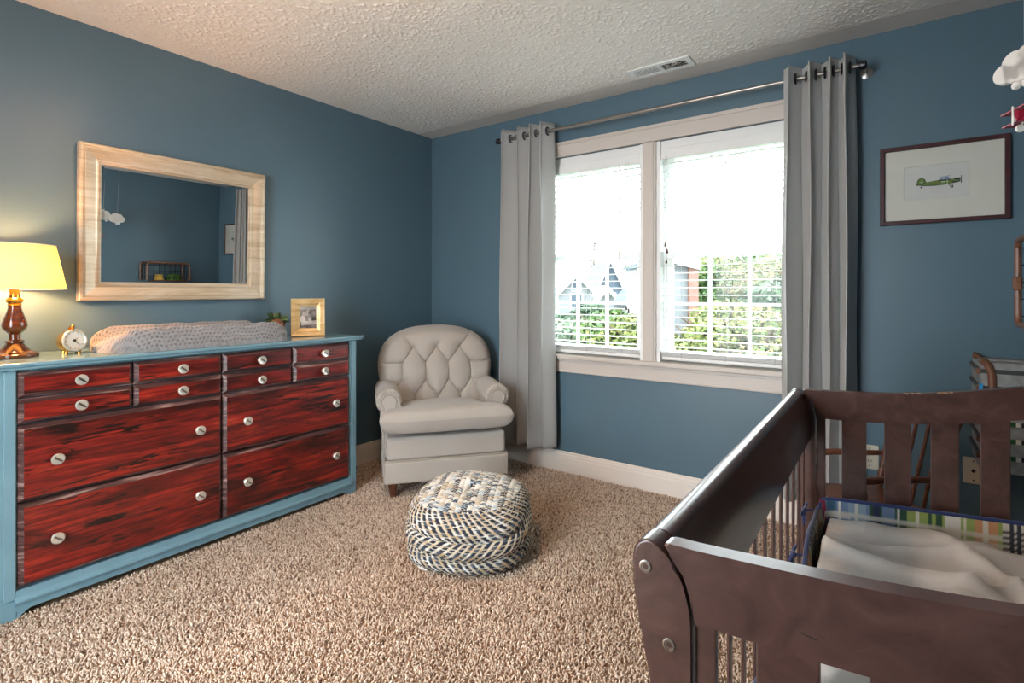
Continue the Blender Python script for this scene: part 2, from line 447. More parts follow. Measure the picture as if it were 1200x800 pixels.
        while z > .862:
            if sl0 is None:
                nn = 9; V = []; 
                for xx in (a, b):
                    for q in range(nn):
                        s_ = q/(nn-1)*2-1; V.append((xx, .036+s_*.0245, z+.0022*(1-s_*s_)))
                    for q in range(nn):
                        s_ = 1-q/(nn-1)*2; V.append((xx, .036+s_*.0245, z+.0022*(1-s_*s_)-.0026))
                bm = B(); r0 = [bm.verts.new(v) for v in V[:2*nn]]; r1 = [bm.verts.new(v) for v in V[2*nn:]]
                for q in range(2*nn): bm.faces.new((r0[q], r0[(q+1) % (2*nn)], r1[(q+1) % (2*nn)], r1[q]))
                bm.faces.new(r0[::-1]); bm.faces.new(r1)
                sl0 = obj('slat', bm, MT['slat'], bl, smooth=False); z0_ = z
            else:
                c = sl0.copy(); C.objects.link(c); c.parent = bl; c.location.z = z-z0_
            z -= .0438
        bm = B(); box(bm, a, b, .012, .06, .800, .822, .005)
        for q in range(4): box(bm, a, b, .0115, .0605, .826+q*.0065, .8295+q*.0065)
        obj('bottom_rail', bm, MT['vinyl'], bl, smooth=False)
        bm = B()
        for fx in (.16, .5, .84):
            xx = a+(b-a)*fx
            for yy in (.0105, .0615): tube(bm, [(xx, yy, 2.0), (xx, yy, .81)], .0011, 5)
        obj('ladder_cord', bm, MT['string'], bl)
        bm = B()
        for xx, zz in (((x1-.11, 1.12), (x1-.095, 1.10)) if k == 0 else ((x0+.055, 1.50), (x0+.065, 1.46), (x0+.06, 1.40))):
            tube(bm, [(xx, -.002, 2.01), (xx, -.002, zz)], .0011, 5); bm2 = B(); lathe(bm2, [(0, zz+.004), (.003, zz), (.0065, zz-.02), (.006, zz-.026), (0, zz-.027)], 10, Matrix.Translation((xx, -.002, 0))); obj('cord_tassel', bm2, MT['walnut'], bl)
        obj('pull_cord', bm, MT['string'], bl)
        if k == 0:
            bm = B(); tube(bm, [(x1-.155, 0, 2.0), (x1-.155, -.003, 1.32)], .004, 6); obj('tilt_wand', bm, MT['plate'], bl)
room()

# ------------------------------------------------------------------ curtains on their rod
ROD_Y, ROD_Z = -.12, 2.262
def curtain(label, x0, x1, n, ph, zb, seed):
    r = np.random.default_rng(seed)
    t = thing('curtain', label, 'curtain', ((x0+x1)/2, ROD_Y, zb), 0, 'grommet curtains of the double window')
    nu, nv = int(46*n), 60
    u = np.linspace(0, 1, nu)[None, :]; v = np.linspace(0, 1, nv)[:, None]      # v: 0 top .. 1 bottom
    w = 2*PI*n*u**1.3+ph
    amp = .056+.010*v+.006*np.sin(3*u*PI+seed)
    wob = .10*np.sin(5*v+7*u+seed)*v
    s = np.sin(w+wob*2.5)
    Y = ROD_Y+amp*s*(1+.25*np.sin(11*u+seed)*v)
    spread = 1+.07*v
    xm = (x0+x1)/2
    X = xm+((x0+(x1-x0)*u)-xm)*spread+.012*np.sin(2*(w+wob))*(1-.3*v)+.004*np.sin(9*v+12*u)
    Z = 2.318-(2.318-zb)*v+.004*np.cos(w)*(v < .02)+.006*np.sin(w*.5+1)*v**6
    Y = np.minimum(Y, -.05+0*Y)
    f = smooth_field(nv, nu, 5, r)*.0018*np.clip(v*3, 0, 1); Y = Y+f
    o = npobj('curtain_panel', np.stack([X+0*Z, Y, Z+0*X], -1).reshape(-1, 3), gridF(nu, nv), MT['curtain'], t, smooth=True)
    md = o.modifiers.new('thickness', 'SOLIDIFY'); md.thickness = .0022; md.offset = 0
    k = math.ceil(ph/PI)
    while (k*PI-ph)/(2*PI*n) < .99:
        uu = max(0, (k*PI-ph)/(2*PI*n))**(1/1.3); k += 1
        if uu < .01: continue
        xx = x0+(x1-x0)*uu
        bm = B(); tube(bm, [(xx, ROD_Y+.024*math.cos(q*PI/10), ROD_Z+.024*math.sin(q*PI/10)) for q in range(20)], .005, 8, closed=True)
        obj('grommet', bm, MT['dark_metal'], t)
curtain('pale grey grommet curtain hanging between the armchair and the window', .80, 1.205, 3.8, 3.5, .175, 1)
curtain('pale grey grommet curtain hanging between the window and the framed airplane print', 2.565, 2.875, 3.8, 3.5, .175, 5)
t = thing('curtain_rod', 'thin steel curtain rod spanning above the double window', 'curtain rod', (1.84, ROD_Y, ROD_Z))
bm = B(); tube(bm, [(.775, ROD_Y, ROD_Z), (2.895, ROD_Y, ROD_Z)], .0095, 14); tube(bm, [(.80, ROD_Y, ROD_Z), (1.9, ROD_Y, ROD_Z)], .0115, 14); obj('rod', bm, MT['rod_metal'], t)
for xx, d in ((.775, -1), (2.895, 1)):
    bm = B(); lathe(bm, [(0, -.012), (.016, -.012), (.02, -.006), (.02, .012), (.014, .02), (0, .021)], 20, Matrix.Translation((xx+d*.004, ROD_Y, ROD_Z)) @ Matrix.Rotation(d*PI/2, 4, 'Y')); obj('finial', bm, MT['dark_metal'], t)
for xx in (.86, 2.912):
    bm = B(); lathe(bm, [(0, 0), (.026, 0), (.027, .005), (.016, .009), (0, .0095)], 22, Matrix.Translation((xx, 0, ROD_Z-.002)) @ Matrix.Rotation(PI/2, 4, 'X'))
    tube(bm, [(xx, -.004, ROD_Z-.002), (xx, ROD_Y+.012, ROD_Z-.004), (xx, ROD_Y, ROD_Z-.012)], .006, 8); obj('bracket', bm, MT['rod_metal'], t)

# ------------------------------------------------------------------ ceiling vent, ceiling lamp
t = thing('ceiling_vent', 'white louvered air vent in the ceiling above the window', 'air vent', (1.98, -.238, H))
bm = B(); x0, x1, y0, y1 = 1.81, 2.154, -.31, -.168; z0 = H-.009; e = .032
box(bm, x0, x1, y0, y0+e, z0, H, .003); box(bm, x0, x1, y1-e, y1, z0, H, .003)
box(bm, x0, x0+e, y0+e-.002, y1-e+.002, z0, H, .003); box(bm, x1-e, x1, y0+e-.002, y1-e+.002, z0, H, .003); box(bm, 1.972, 1.994, y0+e-.002, y1-e+.002, z0, H, .003)
obj('vent_frame', bm, MT['vinyl'], t, smooth=False)
bm = B(); box(bm, x0+e-.002, x1-e+.002, y0+e-.002, y1-e+.002, H-.0015, H); obj('duct_back', bm, MT['black'], t, smooth=False)
for a, b, ang in ((x0+e, 1.972, -1), (1.994, x1-e, 1)):
    bm = B(); n = 12
    for q in range(n):
        xx = a+(b-a)*(q+.5)/n
        if ang < 0: box(bm, -.0062, .0062, y0+e, y1-e, -.0004, .0004, M=Matrix.Translation((xx, 0, H-.0055)) @ Matrix.Rotation(.35, 4, 'Y'))
        else: box(bm, -.0042, .0042, y0+e, y1-e, -.0004, .0004, M=Matrix.Translation((xx, 0, H-.0052)) @ Matrix.Rotation(1.0, 4, 'Y'))
    obj('louver_bank', bm, MT['vinyl'], t, smooth=False)
for xx, yy in ((x0+.014, -.238), (x1-.014, -.238)):
    bm = B(); lathe(bm, [(0, H-.0115), (.003, H-.011), (.004, H-.009), (.004, H-.008)], 10, Matrix.Translation((xx, yy, 0)))
    obj('vent_screw', bm, MT['nickel'], t)

t = thing('ceiling_lamp', 'round frosted flush lamp in the middle of the ceiling', 'ceiling lamp', (1.62, -2.05, H))
bm = B(); lathe(bm, [(0, H), (.17, H), (.175, H-.012), (.165, H-.025), (0, H-.026)], 40, Matrix.Translation((1.62, -2.05, 0))); obj('lamp_base', bm, MT['nickel'], t)
bm = B(); lathe(bm, [(.155, H-.027), (.15, H-.05), (.12, H-.08), (.07, H-.098), (0, H-.104)], 40, Matrix.Translation((1.62, -2.05, 0))); obj('lamp_dome', bm, glow('frosted_dome_light', (1., .62, .36), 4.0), t)

# ------------------------------------------------------------------ carpet pile
def pile():
    sp = .0088
    xs = np.arange(.006, RW-.006, sp); ys = np.arange(-2.95, -.016, sp)
    X, Y = np.meshgrid(xs, ys); X = X.ravel(); Y = Y.ravel()
    X = X+rng.uniform(-.5, .5, X.size)*sp; Y = Y+rng.uniform(-.5, .5, Y.size)*sp
    # what the picture can see of the floor
    keep = ~((X < .39) & (Y < -1.06)) & (X > .018) & (Y < -.018) & (X < RW-.02) & ((Y > -2.95+.6*(X > 2)))
    d = (X-CAM.x)*FWD.x+(Y-CAM.y)*FWD.y; l = (X-CAM.x)*RGT.x+(Y-CAM.y)*RGT.y
    keep &= (d > .4) & (np.abs(l) < 1.12*d+.1)
    X = X[keep]; Y = Y[keep]; n = X.size
    big = smooth_field(128, 128, 5, rng)
    ix = np.clip((X/RW*127).astype(int), 0, 127); iy = np.clip((-Y/3.0*127).astype(int), 0, 127); bigv = big[iy, ix]
    a = rng.uniform(0, 2*PI, n); lean = rng.uniform(.15, 1.0, n)*.0085; hh = rng.uniform(.006, .0115, n)+.0006*bigv; r = rng.uniform(.0022, .0036, n)
    cx, cy = np.cos(a), np.sin(a); tw = rng.uniform(-1, 1, n)
    rings = []
    for q, (zf, lf, rf) in enumerate(((-.05, 0, 1.), (.6, .35, 1.15), (1., 1., .8))):
        bx = X+cx*lean*lf-cy*lean*.5*tw*lf; by = Y+cy*lean*lf+cx*lean*.5*tw*lf
        for k in range(4):
            th = a+k*PI/2+q*.5
            rings.append(np.stack([bx+np.cos(th)*r*rf, by+np.sin(th)*r*rf, hh*zf], -1))
    V = np.stack(rings, 1)                                  # n,12,3
    F = []
    for q in range(2):
        for k in range(4): F.append([q*4+k, q*4+(k+1) % 4, q*4+4+(k+1) % 4, q*4+4+k])
    F.append([8, 9, 10, 11])
    F = np.array(F)[None]+np.arange(n)[:, None, None]*12
    pal = np.array([lin(222, 202, 184), lin(207, 186, 167), lin(236, 219, 203), lin(184, 160, 142), lin(128, 104, 88)])
    w = rng.choice(5, n, p=[.34, .26, .2, .13, .07])
    col = pal[w]*rng.uniform(.88, 1.1, (n, 1))*(1+.03*bigv[:, None])
    o = npobj('carpet_pile', V.reshape(-1, 3), F.reshape(-1, 4), MT['pile'], col=np.repeat(col, 12, 0))
    tag(o, 'beige flecked frieze carpet pile covering the floor', 'carpet', kind='stuff')
pile()

# ================================================================== outside
def P(px, py, t):
    l = (px-600)/FPX
    return CAM+(FWD+RGT*l+Vector((0, 0, (HOR-py)/FPX)))*t
GZ = -3.1
bm = B(); box(bm, -90, 70, .6, 130, GZ-.2, GZ)
struct(obj('lawn_outside', bm, pbr('lawn_green', lin(70, 82, 50), .95, var=lin(86, 94, 62), vscale=.4, bump=(30., .6, .05)), smooth=False), 'green lawn outside below the window')['kind'] = 'structure'
def leaves_mesh(n, blobs, size, pal, r, leaf_k=.30):
    """leaf quads scattered near the surfaces of ellipsoid blobs (c, rad)"""
    wts = np.array([b[1][0]*b[1][2] for b in blobs]); k = r.choice(len(blobs), n, p=wts/wts.sum())
    c = np.array([b[0] for b in blobs])[k]; rad = np.array([b[1] for b in blobs])[k]
    d = r.standard_normal((n, 3)); d /= np.linalg.norm(d, axis=1, keepdims=True)
    p = c+d*rad*(r.uniform(.35, 1., (n, 1))**.45)
    nrm = d+r.standard_normal((n, 3))*.7; nrm /= np.linalg.norm(nrm, axis=1, keepdims=True)
    a = np.cross(nrm, r.standard_normal((n, 3))); a /= np.linalg.norm(a, axis=1, keepdims=True); b = np.cross(nrm, a)
    s = size*r.uniform(.6, 1.3, (n, 1))
    V = np.stack([p-a*s, p+b*s*.55, p+a*s, p-b*s*.55], 1)
    pal = np.array(pal)*leaf_k; col = pal[r.integers(0, len(pal), n)]*r.uniform(.8, 1.2, (n, 1))
    return V.reshape(-1, 3), np.arange(4*n).reshape(-1, 4), np.repeat(col, 4, 0)
G1 = [lin(112, 150, 70), lin(134, 168, 84), lin(90, 128, 60)]
G2 = [lin(156, 170, 84), lin(178, 178, 92), lin(132, 150, 74)]
G3 = [lin(186, 160, 96), lin(168, 170, 92), lin(190, 158, 112), lin(132, 158, 80), lin(120, 150, 78)]
G4 = [lin(74, 112, 66), lin(92, 128, 78), lin(66, 100, 62)]
G5 = [lin(150, 176, 146), lin(132, 160, 124), lin(170, 184, 150)]
def tree(px, top, t, wid, pal, label, seed, n=2600, low=None, group=None, sparse=False):
    r = np.random.default_rng(seed)
    base = P(px, top, t); zt = base.z; base.z = GZ
    root = thing('tree', label, 'tree', tuple(base), 0, group)
    bm = B(); h = zt-GZ
    tube(bm, [base, base+Vector((.1, 0, h*.45)), base+Vector((-.05, .1, h*.8))], [.22, .15, .05], 8)
    for q in range(6):
        a = q*1.05+seed; z0 = h*(.35+.08*q); tube(bm, [base+Vector((.05, 0, z0)), base+Vector((math.cos(a)*wid*.45, math.sin(a)*wid*.45, z0+h*.22))], [.07, .02], 6)
    obj('trunk', bm, MT['bark'], root)
    blobs = []
    zl = GZ+h*.22
    for q in range(11):
        a = r.uniform(0, 2*PI); zz = r.uniform(zl+.4, zt-.7); k = 1-.55*max(0, (zz-GZ)/h-.45)
        blobs.append(((base.x+math.cos(a)*wid*.5*k*r.uniform(.3, 1), base.y+math.sin(a)*wid*.5*k*r.uniform(.3, 1), zz), np.array((wid*.36, wid*.36, h*.15))*r.uniform(.7, 1.15)))
    blobs.append(((base.x, base.y, zt-h*.14), np.array((wid*.3, wid*.3, h*.14))))
    V, F, col = leaves_mesh(int(n*2.2), blobs, .105 if t > 16 else .08, pal, r)
    npobj('crown', V, F, MT['leaf'], root, col=col)
gr = 'trees outside the window'
for i, (px, top, t, w, pal, lb) in enumerate((
    (808, 318, 29, 3.0, G1, 'fresh green tree outside, close beside the brick cornered house'),
    (832, 306, 26, 4.2, G1, 'fresh green tree outside, second tree to the right of the brick cornered house'),
    (858, 300, 27, 4.6, G2, 'yellowish green tree outside the middle of the window behind the crib'),
    (884, 297, 25, 4.4, G1, 'fresh green tree outside, left of the trees beside the curtain by the crib'),
    (910, 299, 22, 4.2, G3, 'tree with orange tinted leaves outside, nearest the curtain by the crib'),
    (848, 350, 14, 3.0, G2, 'low yellowish tree outside in front of the taller green ones'),
    (890, 360, 13, 3.0, G3, 'low tree with orange tinted leaves outside near the bottom of the blind'),
    (936, 318, 18, 3.8, G4, 'dark green tree outside behind the curtain by the crib'))):
    tree(px, top, t, w, pal, lb, 20+i, 6500 if t > 16 else 5200)
for i, (px, top, t, w, pal, lb) in enumerate((
    (665, 372, 17, 3.0, G5, 'pale green bushy tree outside, below the left house gable'),
    (694, 354, 20, 3.0, G4, 'dark green tree outside between the two houses'),
    (716, 362, 17, 2.8, G1, 'bright green tree outside, below the small porch gable'),
    (742, 368, 16, 3.0, G2, 'yellowish green tree outside, nearest the mullion between the windows'),
    (640, 366, 19, 3.0, G4, 'dark green tree outside behind the curtain beside the armchair'))):
    tree(px, top, t, w, pal, lb, 40+i, 5200)
def bare_tree(px, top, t, seed):
    r = random.Random(seed); base = P(px, top, t); h = base.z-GZ; base.z = GZ
    root = thing('bare_tree', 'bare branched tree outside, rising behind the houses', 'tree', tuple(base))
    bm = B(); tube(bm, [base, base+Vector((0, 0, h*.7)), base+Vector((.1, 0, h))], [.3, .18, .03], 7); obj('trunk', bm, MT['bark'], root)
    bm = B()
    for q in range(46):
        z0 = h*r.uniform(.5, .95); a = r.uniform(0, 2*PI); L = r.uniform(1.2, 3.)
        p0 = base+Vector((0, 0, z0)); p1 = p0+Vector((math.cos(a)*L, math.sin(a)*L, L*r.uniform(.05, .5))); tube(bm, [p0, (p0+p1)/2+Vector((0, 0, .15)), p1], [.07, .05, .02], 5)
        for k in range(2):
            p2 = p0.lerp(p1, r.uniform(.4, .9)); tube(bm, [p2, p2+Vector((r.uniform(-1, 1), r.uniform(-1, 1), r.uniform(0, .8)))], [.035, .012], 4)
    obj('branches', bm, MT['bark'], root)
bare_tree(696, 276, 84, 3)
MT['siding'] = pbr('pale_grey_siding', lin(96, 100, 102), .8, var=lin(104, 106, 106), vscale=2., bump=(6., .3, .02))
MT['roof'] = pbr('blue_grey_shingle_roof', lin(56, 66, 76), .9, var=lin(66, 76, 86), vscale=3., bump=(14., .4, .03))
MT['brick'] = pbr('pinkish_brick', lin(108, 76, 66), .9, var=lin(120, 92, 82), vscale=6., bump=(20., .4, .02))
MT['ext_white'] = pbr('white_exterior_board', lin(160, 164, 168), .6, bump=(10., .05, .01))
def house(name, label, px0, px1, py_eave, py_peak, t, depth, mat, windows=(), wallmat=None):
    """gable end facing the room between two pixels at distance t"""
    a = P(px0, py_eave, t); b = P(px1, py_eave, t); pk = P((px0+px1)/2, py_peak, t)
    root = thing(name, label, 'house', ((a.x+b.x)/2, (a.y+b.y)/2, GZ))
    X = (b-a).normalized(); X.z = 0; X.normalize(); N = Vector((-X.y, X.x, 0))
    if N.dot(FWD) < 0: N = -N
    w = (b-a).length; hz = pk.z-a.z
    def fn(u, v, q): return a+X*u+N*q+Vector((0, 0, v-a.z))
    bm = B(); prism(bm, [(0, GZ), (w, GZ), (w, a.z), (w/2, pk.z-.05), (0, a.z)], fn, 0, depth); obj('house_wall', bm, wallmat or MT['siding'], root, smooth=False)
    ov = .12*w/2
    for s in (0, 1):
        x0, x1 = (-ov, w/2) if s == 0 else (w+ov, w/2)
        zo = a.z-hz*ov/(w/2)
        bm = B(); prism(bm, [(x0, zo), (x1, pk.z), (x1, pk.z+.16), (x0, zo+.16)], fn, -.25, depth+.2); obj('roof_slope', bm, mat, root, smooth=False)
        bm = B(); prism(bm, [(x0, zo-.14), (x1, pk.z-.18), (x1, pk.z+.2), (x0, zo+.2)], fn, -.40, -.26); obj('rake_board', bm, MT['ext_white'], root, smooth=False)
    ret = root
    for (fu, z0, ww, hh) in windows:
        bm = B(); xx = w*fu; zz = a.z+hz*z0
        for q in (-1, 1): box(bm, xx+q*ww/2-.06, xx+q*ww/2+.06, -.06, .02, zz, zz+hh)
        box(bm, xx-ww/2-.06, xx+ww/2+.06, -.06, .02, zz+hh, zz+hh+.12); box(bm, xx-ww/2-.06, xx+ww/2+.06, -.06, .02, zz-.12, zz)
        Mx = Matrix(((X.x, N.x, 0, a.x), (X.y, N.y, 0, a.y), (0, 0, 1, 0), (0, 0, 0, 1)))
        bmesh.ops.transform(bm, matrix=Mx, verts=bm.verts[:]); fr = obj('house_window', bm, MT['ext_white'], root, smooth=False)
        bm = B(); box(bm, xx-ww/2, xx+ww/2, -.02, .01, zz, zz+hh); bmesh.ops.transform(bm, matrix=Mx, verts=bm.verts[:]); obj('pane', bm, MT['roof'], fr, smooth=False)
    return ret
house('gabled_house', 'pale grey house outside with white gable boards, leftmost through the blinds', 655, 696, 343, 322, 44, 8, MT['roof'], ((.5, -.9, 1.0, 1.2), (.5, .15, .7, .6)))
house('steep_roofed_house', 'blue grey steep roofed house outside behind the small porch gable', 694, 736, 352, 306, 58, 12, MT['roof'], ((.5, -.1, 1.2, 1.2),), MT['roof'])
house('porch_house', 'small white gabled porch outside in front of the steep roof', 703, 719, 347, 337, 36, 3, MT['ext_white'])
house('white_gabled_house', 'pale house outside with a white sloping gable beside the mullion', 735, 772, 357, 336, 46, 7, MT['roof'], ((.5, -.9, .9, 1.1),))
hs = house('brick_cornered_house', 'pale house outside with a pinkish brick corner, left edge of the crib side window', 758, 813, 311, 303, 19, 3.5, MT['roof'], (), None)
a = P(812, 311, 18.9); bm = B(); box(bm, -.16, .16, -.12, .3, GZ, a.z-.05, M=Matrix.Translation((a.x, a.y, 0)) @ Matrix.Rotation(math.atan2(RGT.y, RGT.x), 4, 'Z')); obj('brick_corner', bm, MT['brick'], hs, smooth=False)
# ================================================================== dresser
DT = .945                                                  # height of its top
def dresser():
    XF, Y0, Y1 = .402, -2.612, -1.050
    t = thing('dresser', 'long teal dresser with twelve distressed red drawers, under the mirror', 'dresser', (.2, (Y0+Y1)/2, 0))
    bm = B(); box(bm, .02, XF-.022, Y0+.012, Y1-.012, .03, DT-.024)
    obj('carcass', bm, MT['teal_paint'], t, smooth=False)
    bm = B(); box(bm, .012, XF+.03, Y0-.035, Y1+.035, DT-.014, DT, .004); box(bm, .014, XF+.022, Y0-.026, Y1+.026, DT-.026, DT-.013, .004)
    obj('dresser_top', bm, MT['teal_gloss'], t, smooth=False)
    for ya, yb in ((Y0, Y0+.05), (Y1-.05, Y1)):
        bm = B(); box(bm, XF-.04, XF, ya, yb, 0, DT-.025, .003); box(bm, XF-.003, XF+.005, ya+.014, yb-.004, .075, DT-.028, .002)
        box(bm, .02, .06, ya, yb, 0, DT-.025, .003); obj('corner_post', bm, MT['teal_paint'], t, smooth=False)
    bm = B()
    prof = [(XF-.03, .03), (XF+.002, .03), (XF+.004, .055), (XF+.014, .06), (XF+.016, .068), (XF+.012, .077), (XF+.004, .082), (XF+.002, .106), (XF-.03, .106)]
    prism(bm, prof, XZ, Y0+.044, Y1-.044)
    for s, ya in ((1, Y0+.05), (-1, Y1-.05)):               # bracket corners
        prism(bm, [(ya, .0), (ya, .035), (ya+s*.05, .035), (ya+s*.012, .012)], YZ, XF-.02, XF-.002)
    obj('base_moulding', bm, MT['teal_paint'], t, smooth=False)
    ys = [Y0+.05, Y0+.05+.3655, Y0+.05+.731, Y0+.05+1.0965, Y1-.05]
    rows_s = [(.814, .908), (.716, .809)]; rows_l = [(.427, .711), (.114, .422)]
    def drawer(ya, yb, z0, z1, knobs):
        g = .0025; ya += g; yb -= g; c = .015; D = .016
        bm = B(); x0 = XF-.02; x1 = XF+.001; x2 = x1+D-.004
        def rect(x, i): return [bm.verts.new(p) for p in ((x, ya+i, z0+i), (x, yb-i, z0+i), (x, yb-i, z1-i), (x, ya+i, z1-i))]
        rs = [rect(x0, 0), rect(x1-.004, 0), rect(x2, c), rect(x2, c+.002)]
        bm.faces.new(rs[0][::-1])
        for k, (a, b) in enumerate(zip(rs, rs[1:])):
            for q in range(4):
                f = bm.faces.new((a[q], a[(q+1) % 4], b[(q+1) % 4], b[q])); f.material_index = 1 if k < 2 else 0
        f = bm.faces.new(rs[-1]); f.material_index = 0
        d = obj('drawer', bm, [MT['red'], MT['dark_edge']], t, smooth=False)
        for ky in knobs:
            bm = B(); lathe(bm, [(0, 0), (.014, 0), (.014, .003), (.007, .005), (.0065, .013), (.014, .017), (.021, .021), (.0215, .024), (.018, .0285), (.015, .0275), (0, .027)], 26,
                            Matrix.Translation((x2-.0005, ky, (z0+z1)/2)) @ Matrix.Rotation(PI/2, 4, 'Y'))
            box(bm, .0255, .0284, -.0150, .0150, -.0032, .0032, mi=1, M=Matrix.Translation((x2, ky, (z0+z1)/2)) @ Matrix.Rotation(-.7, 4, 'X'))
            obj('knob', bm, [MT['nickel'], MT['rod_metal']], d, smooth=True)
    for i in range(4):
        for z0, z1 in rows_s: drawer(ys[i], ys[i+1], z0, z1, [(ys[i]+ys[i+1])/2])
    for i in (0, 2):
        for z0, z1 in rows_l: drawer(ys[i], ys[i+2], z0, z1, [ys[i]+.11, ys[i+2]-.11])
dresser()

# ------------------------------------------------------------------ mirror, tilted a little forward at the top
def mirror():
    ya, yb, za, zb = -2.285, -1.418, 1.164, 1.886; fw = .088; xw = .004
    t = thing('wall_mirror', 'rectangular mirror in a whitewashed silver wooden frame on the blue wall', 'mirror', (0, (ya+yb)/2, za))
    T = Matrix.Translation((xw, 0, za)) @ Matrix.Rotation(math.radians(1.05), 4, 'Y') @ Matrix.Translation((-xw, 0, -za))
    prof = [(0, 0), (0, .032), (.006, .038), (.014, .038), (.018, .032), (.026, .033), (.045, .028), (.064, .021), (.070, .024), (.076, .024), (.080, .017), (.086, .016), (.088, .012), (.088, 0)]
    bm = B(); cs = [(ya, za, 1, 1), (yb, za, -1, 1), (yb, zb, -1, -1), (ya, zb, 1, -1)]
    for k in range(4):
        A, Bq = cs[k], cs[(k+1) % 4]; ra, rb = [], []
        for o_, h_ in prof:
            ra.append(bm.verts.new(T @ Vector((xw+h_, A[0]+A[2]*o_, A[1]+A[3]*o_)))); rb.append(bm.verts.new(T @ Vector((xw+h_, Bq[0]+Bq[2]*o_, Bq[1]+Bq[3]*o_))))
        for q in range(len(prof)): bm.faces.new((ra[q], ra[(q+1) % len(prof)], rb[(q+1) % len(prof)], rb[q]))
    obj('mirror_frame', bm, MT['silver_gilt'], t, smooth=False)
    bm = B(); e = .0795; be = .022; xg = xw+.010
    def rect(x, i): return [bm.verts.new(T @ Vector((x, y, z))) for y, z in ((ya+i, za+i), (yb-i, za+i), (yb-i, zb-i), (ya+i, zb-i))]
    r0 = rect(xg-.0004, e); r1 = rect(xg, e+be); rb_ = rect(xw, e)
    for q in range(4): bm.faces.new((r0[q], r0[(q+1) % 4], r1[(q+1) % 4], r1[q])); bm.faces.new((rb_[q], rb_[(q+1) % 4], r0[(q+1) % 4], r0[q]))
    bm.faces.new(r1); bm.faces.new(rb_[::-1])
    obj('bevelled_glass', bm, MT['mirror'], t, smooth=False)
mirror()

# ------------------------------------------------------------------ things on the dresser
def table_lamp(x, y):
    t = thing('table_lamp', 'lit table lamp with a cream shade and a turned brown base, on the dresser', 'table lamp', (x, y, DT))
    M = Matrix.Translation((x, y, DT))
    bm = B(); lathe(bm, [(0, 0), (.073, 0), (.075, .004), (.075, .014), (.070, .018), (.055, .022), (.050, .026), (.040, .036), (.031, .048), (.026, .056)], 40, M); obj('lamp_foot', bm, MT['walnut'], t)
    bm = B(); lathe(bm, [(.024, .054), (.029, .060), (.029, .066), (.020, .070), (.017, .078), (.019, .086), (.017, .092), (.026, .102), (.036, .114), (.0395, .126), (.037, .142), (.029, .165), (.023, .185), (.020, .200), (.019, .206)], 36, M); obj('turned_stem', bm, MT['walnut'], t)
    bm = B(); lathe(bm, [(.019, .203), (.022, .206), (.021, .211), (.019, .214), (.025, .220), (.028, .226), (.025, .232), (.017, .238), (.015, .262), (.013, .275), (0, .276)], 30, M); obj('brass_collar', bm, MT['brass'], t)
    z0, z1 = .272, .448; a, b = .160, .126
    bm = B(); n = 64
    rows = [(a, z0), (a-.0006, z0+.006)]+[(a+(b-a)*k/8, z0+(z1-z0)*k/8) for k in range(1, 8)]+[(b+.0006, z1-.006), (b, z1)]
    rings = [[bm.verts.new((x+r*math.cos(2*PI*k/n), y+r*math.sin(2*PI*k/n), DT+z)) for k in range(n)] for r, z in rows]
    for p, q in zip(rings, rings[1:]):
        for k in range(n): bm.faces.new((p[k], p[(k+1) % n], q[(k+1) % n], q[k]))
    sh = obj('lamp_shade', bm, MT['shade'], t)
    bm = B()
    for r, z in ((a, z0), (b, z1)): tube(bm, [(x+r*math.cos(2*PI*k/48), y+r*math.sin(2*PI*k/48), DT+z) for k in range(48)], .0022, 6, closed=True)
    obj('shade_trim', bm, MT['cream'], sh)
    bm = B()
    for k in range(3):
        c, s = math.cos(k*2.094+.4), math.sin(k*2.094+.4); tube(bm, [(x+c*.012, y+s*.012, DT+.40), (x+c*(b-.001), y+s*(b-.001), DT+z1-.004)], .0013, 5)
    tube(bm, [(x+.02, y, DT+.272), (x+.045, y, DT+.32), (x+.045, y, DT+.37), (x+.012, y, DT+.402)], .0014, 5); tube(bm, [(x-.02, y, DT+.272), (x-.045, y, DT+.32), (x-.045, y, DT+.37), (x-.012, y, DT+.402)], .0014, 5)
    lathe(bm, [(0, .396), (.013, .397), (.013, .404), (0, .405)], 14, M)
    obj('shade_harp', bm, MT['brass'], t)
    bm = B(); lathe(bm, [(.013, .272), (.013, .292), (.018, .305), (.028, .330), (.029, .345), (.022, .362), (0, .371)], 20, M); obj('bulb', bm, glow('warm_bulb', (1., .46, .17), 640.), t)
table_lamp(.178, -2.525)

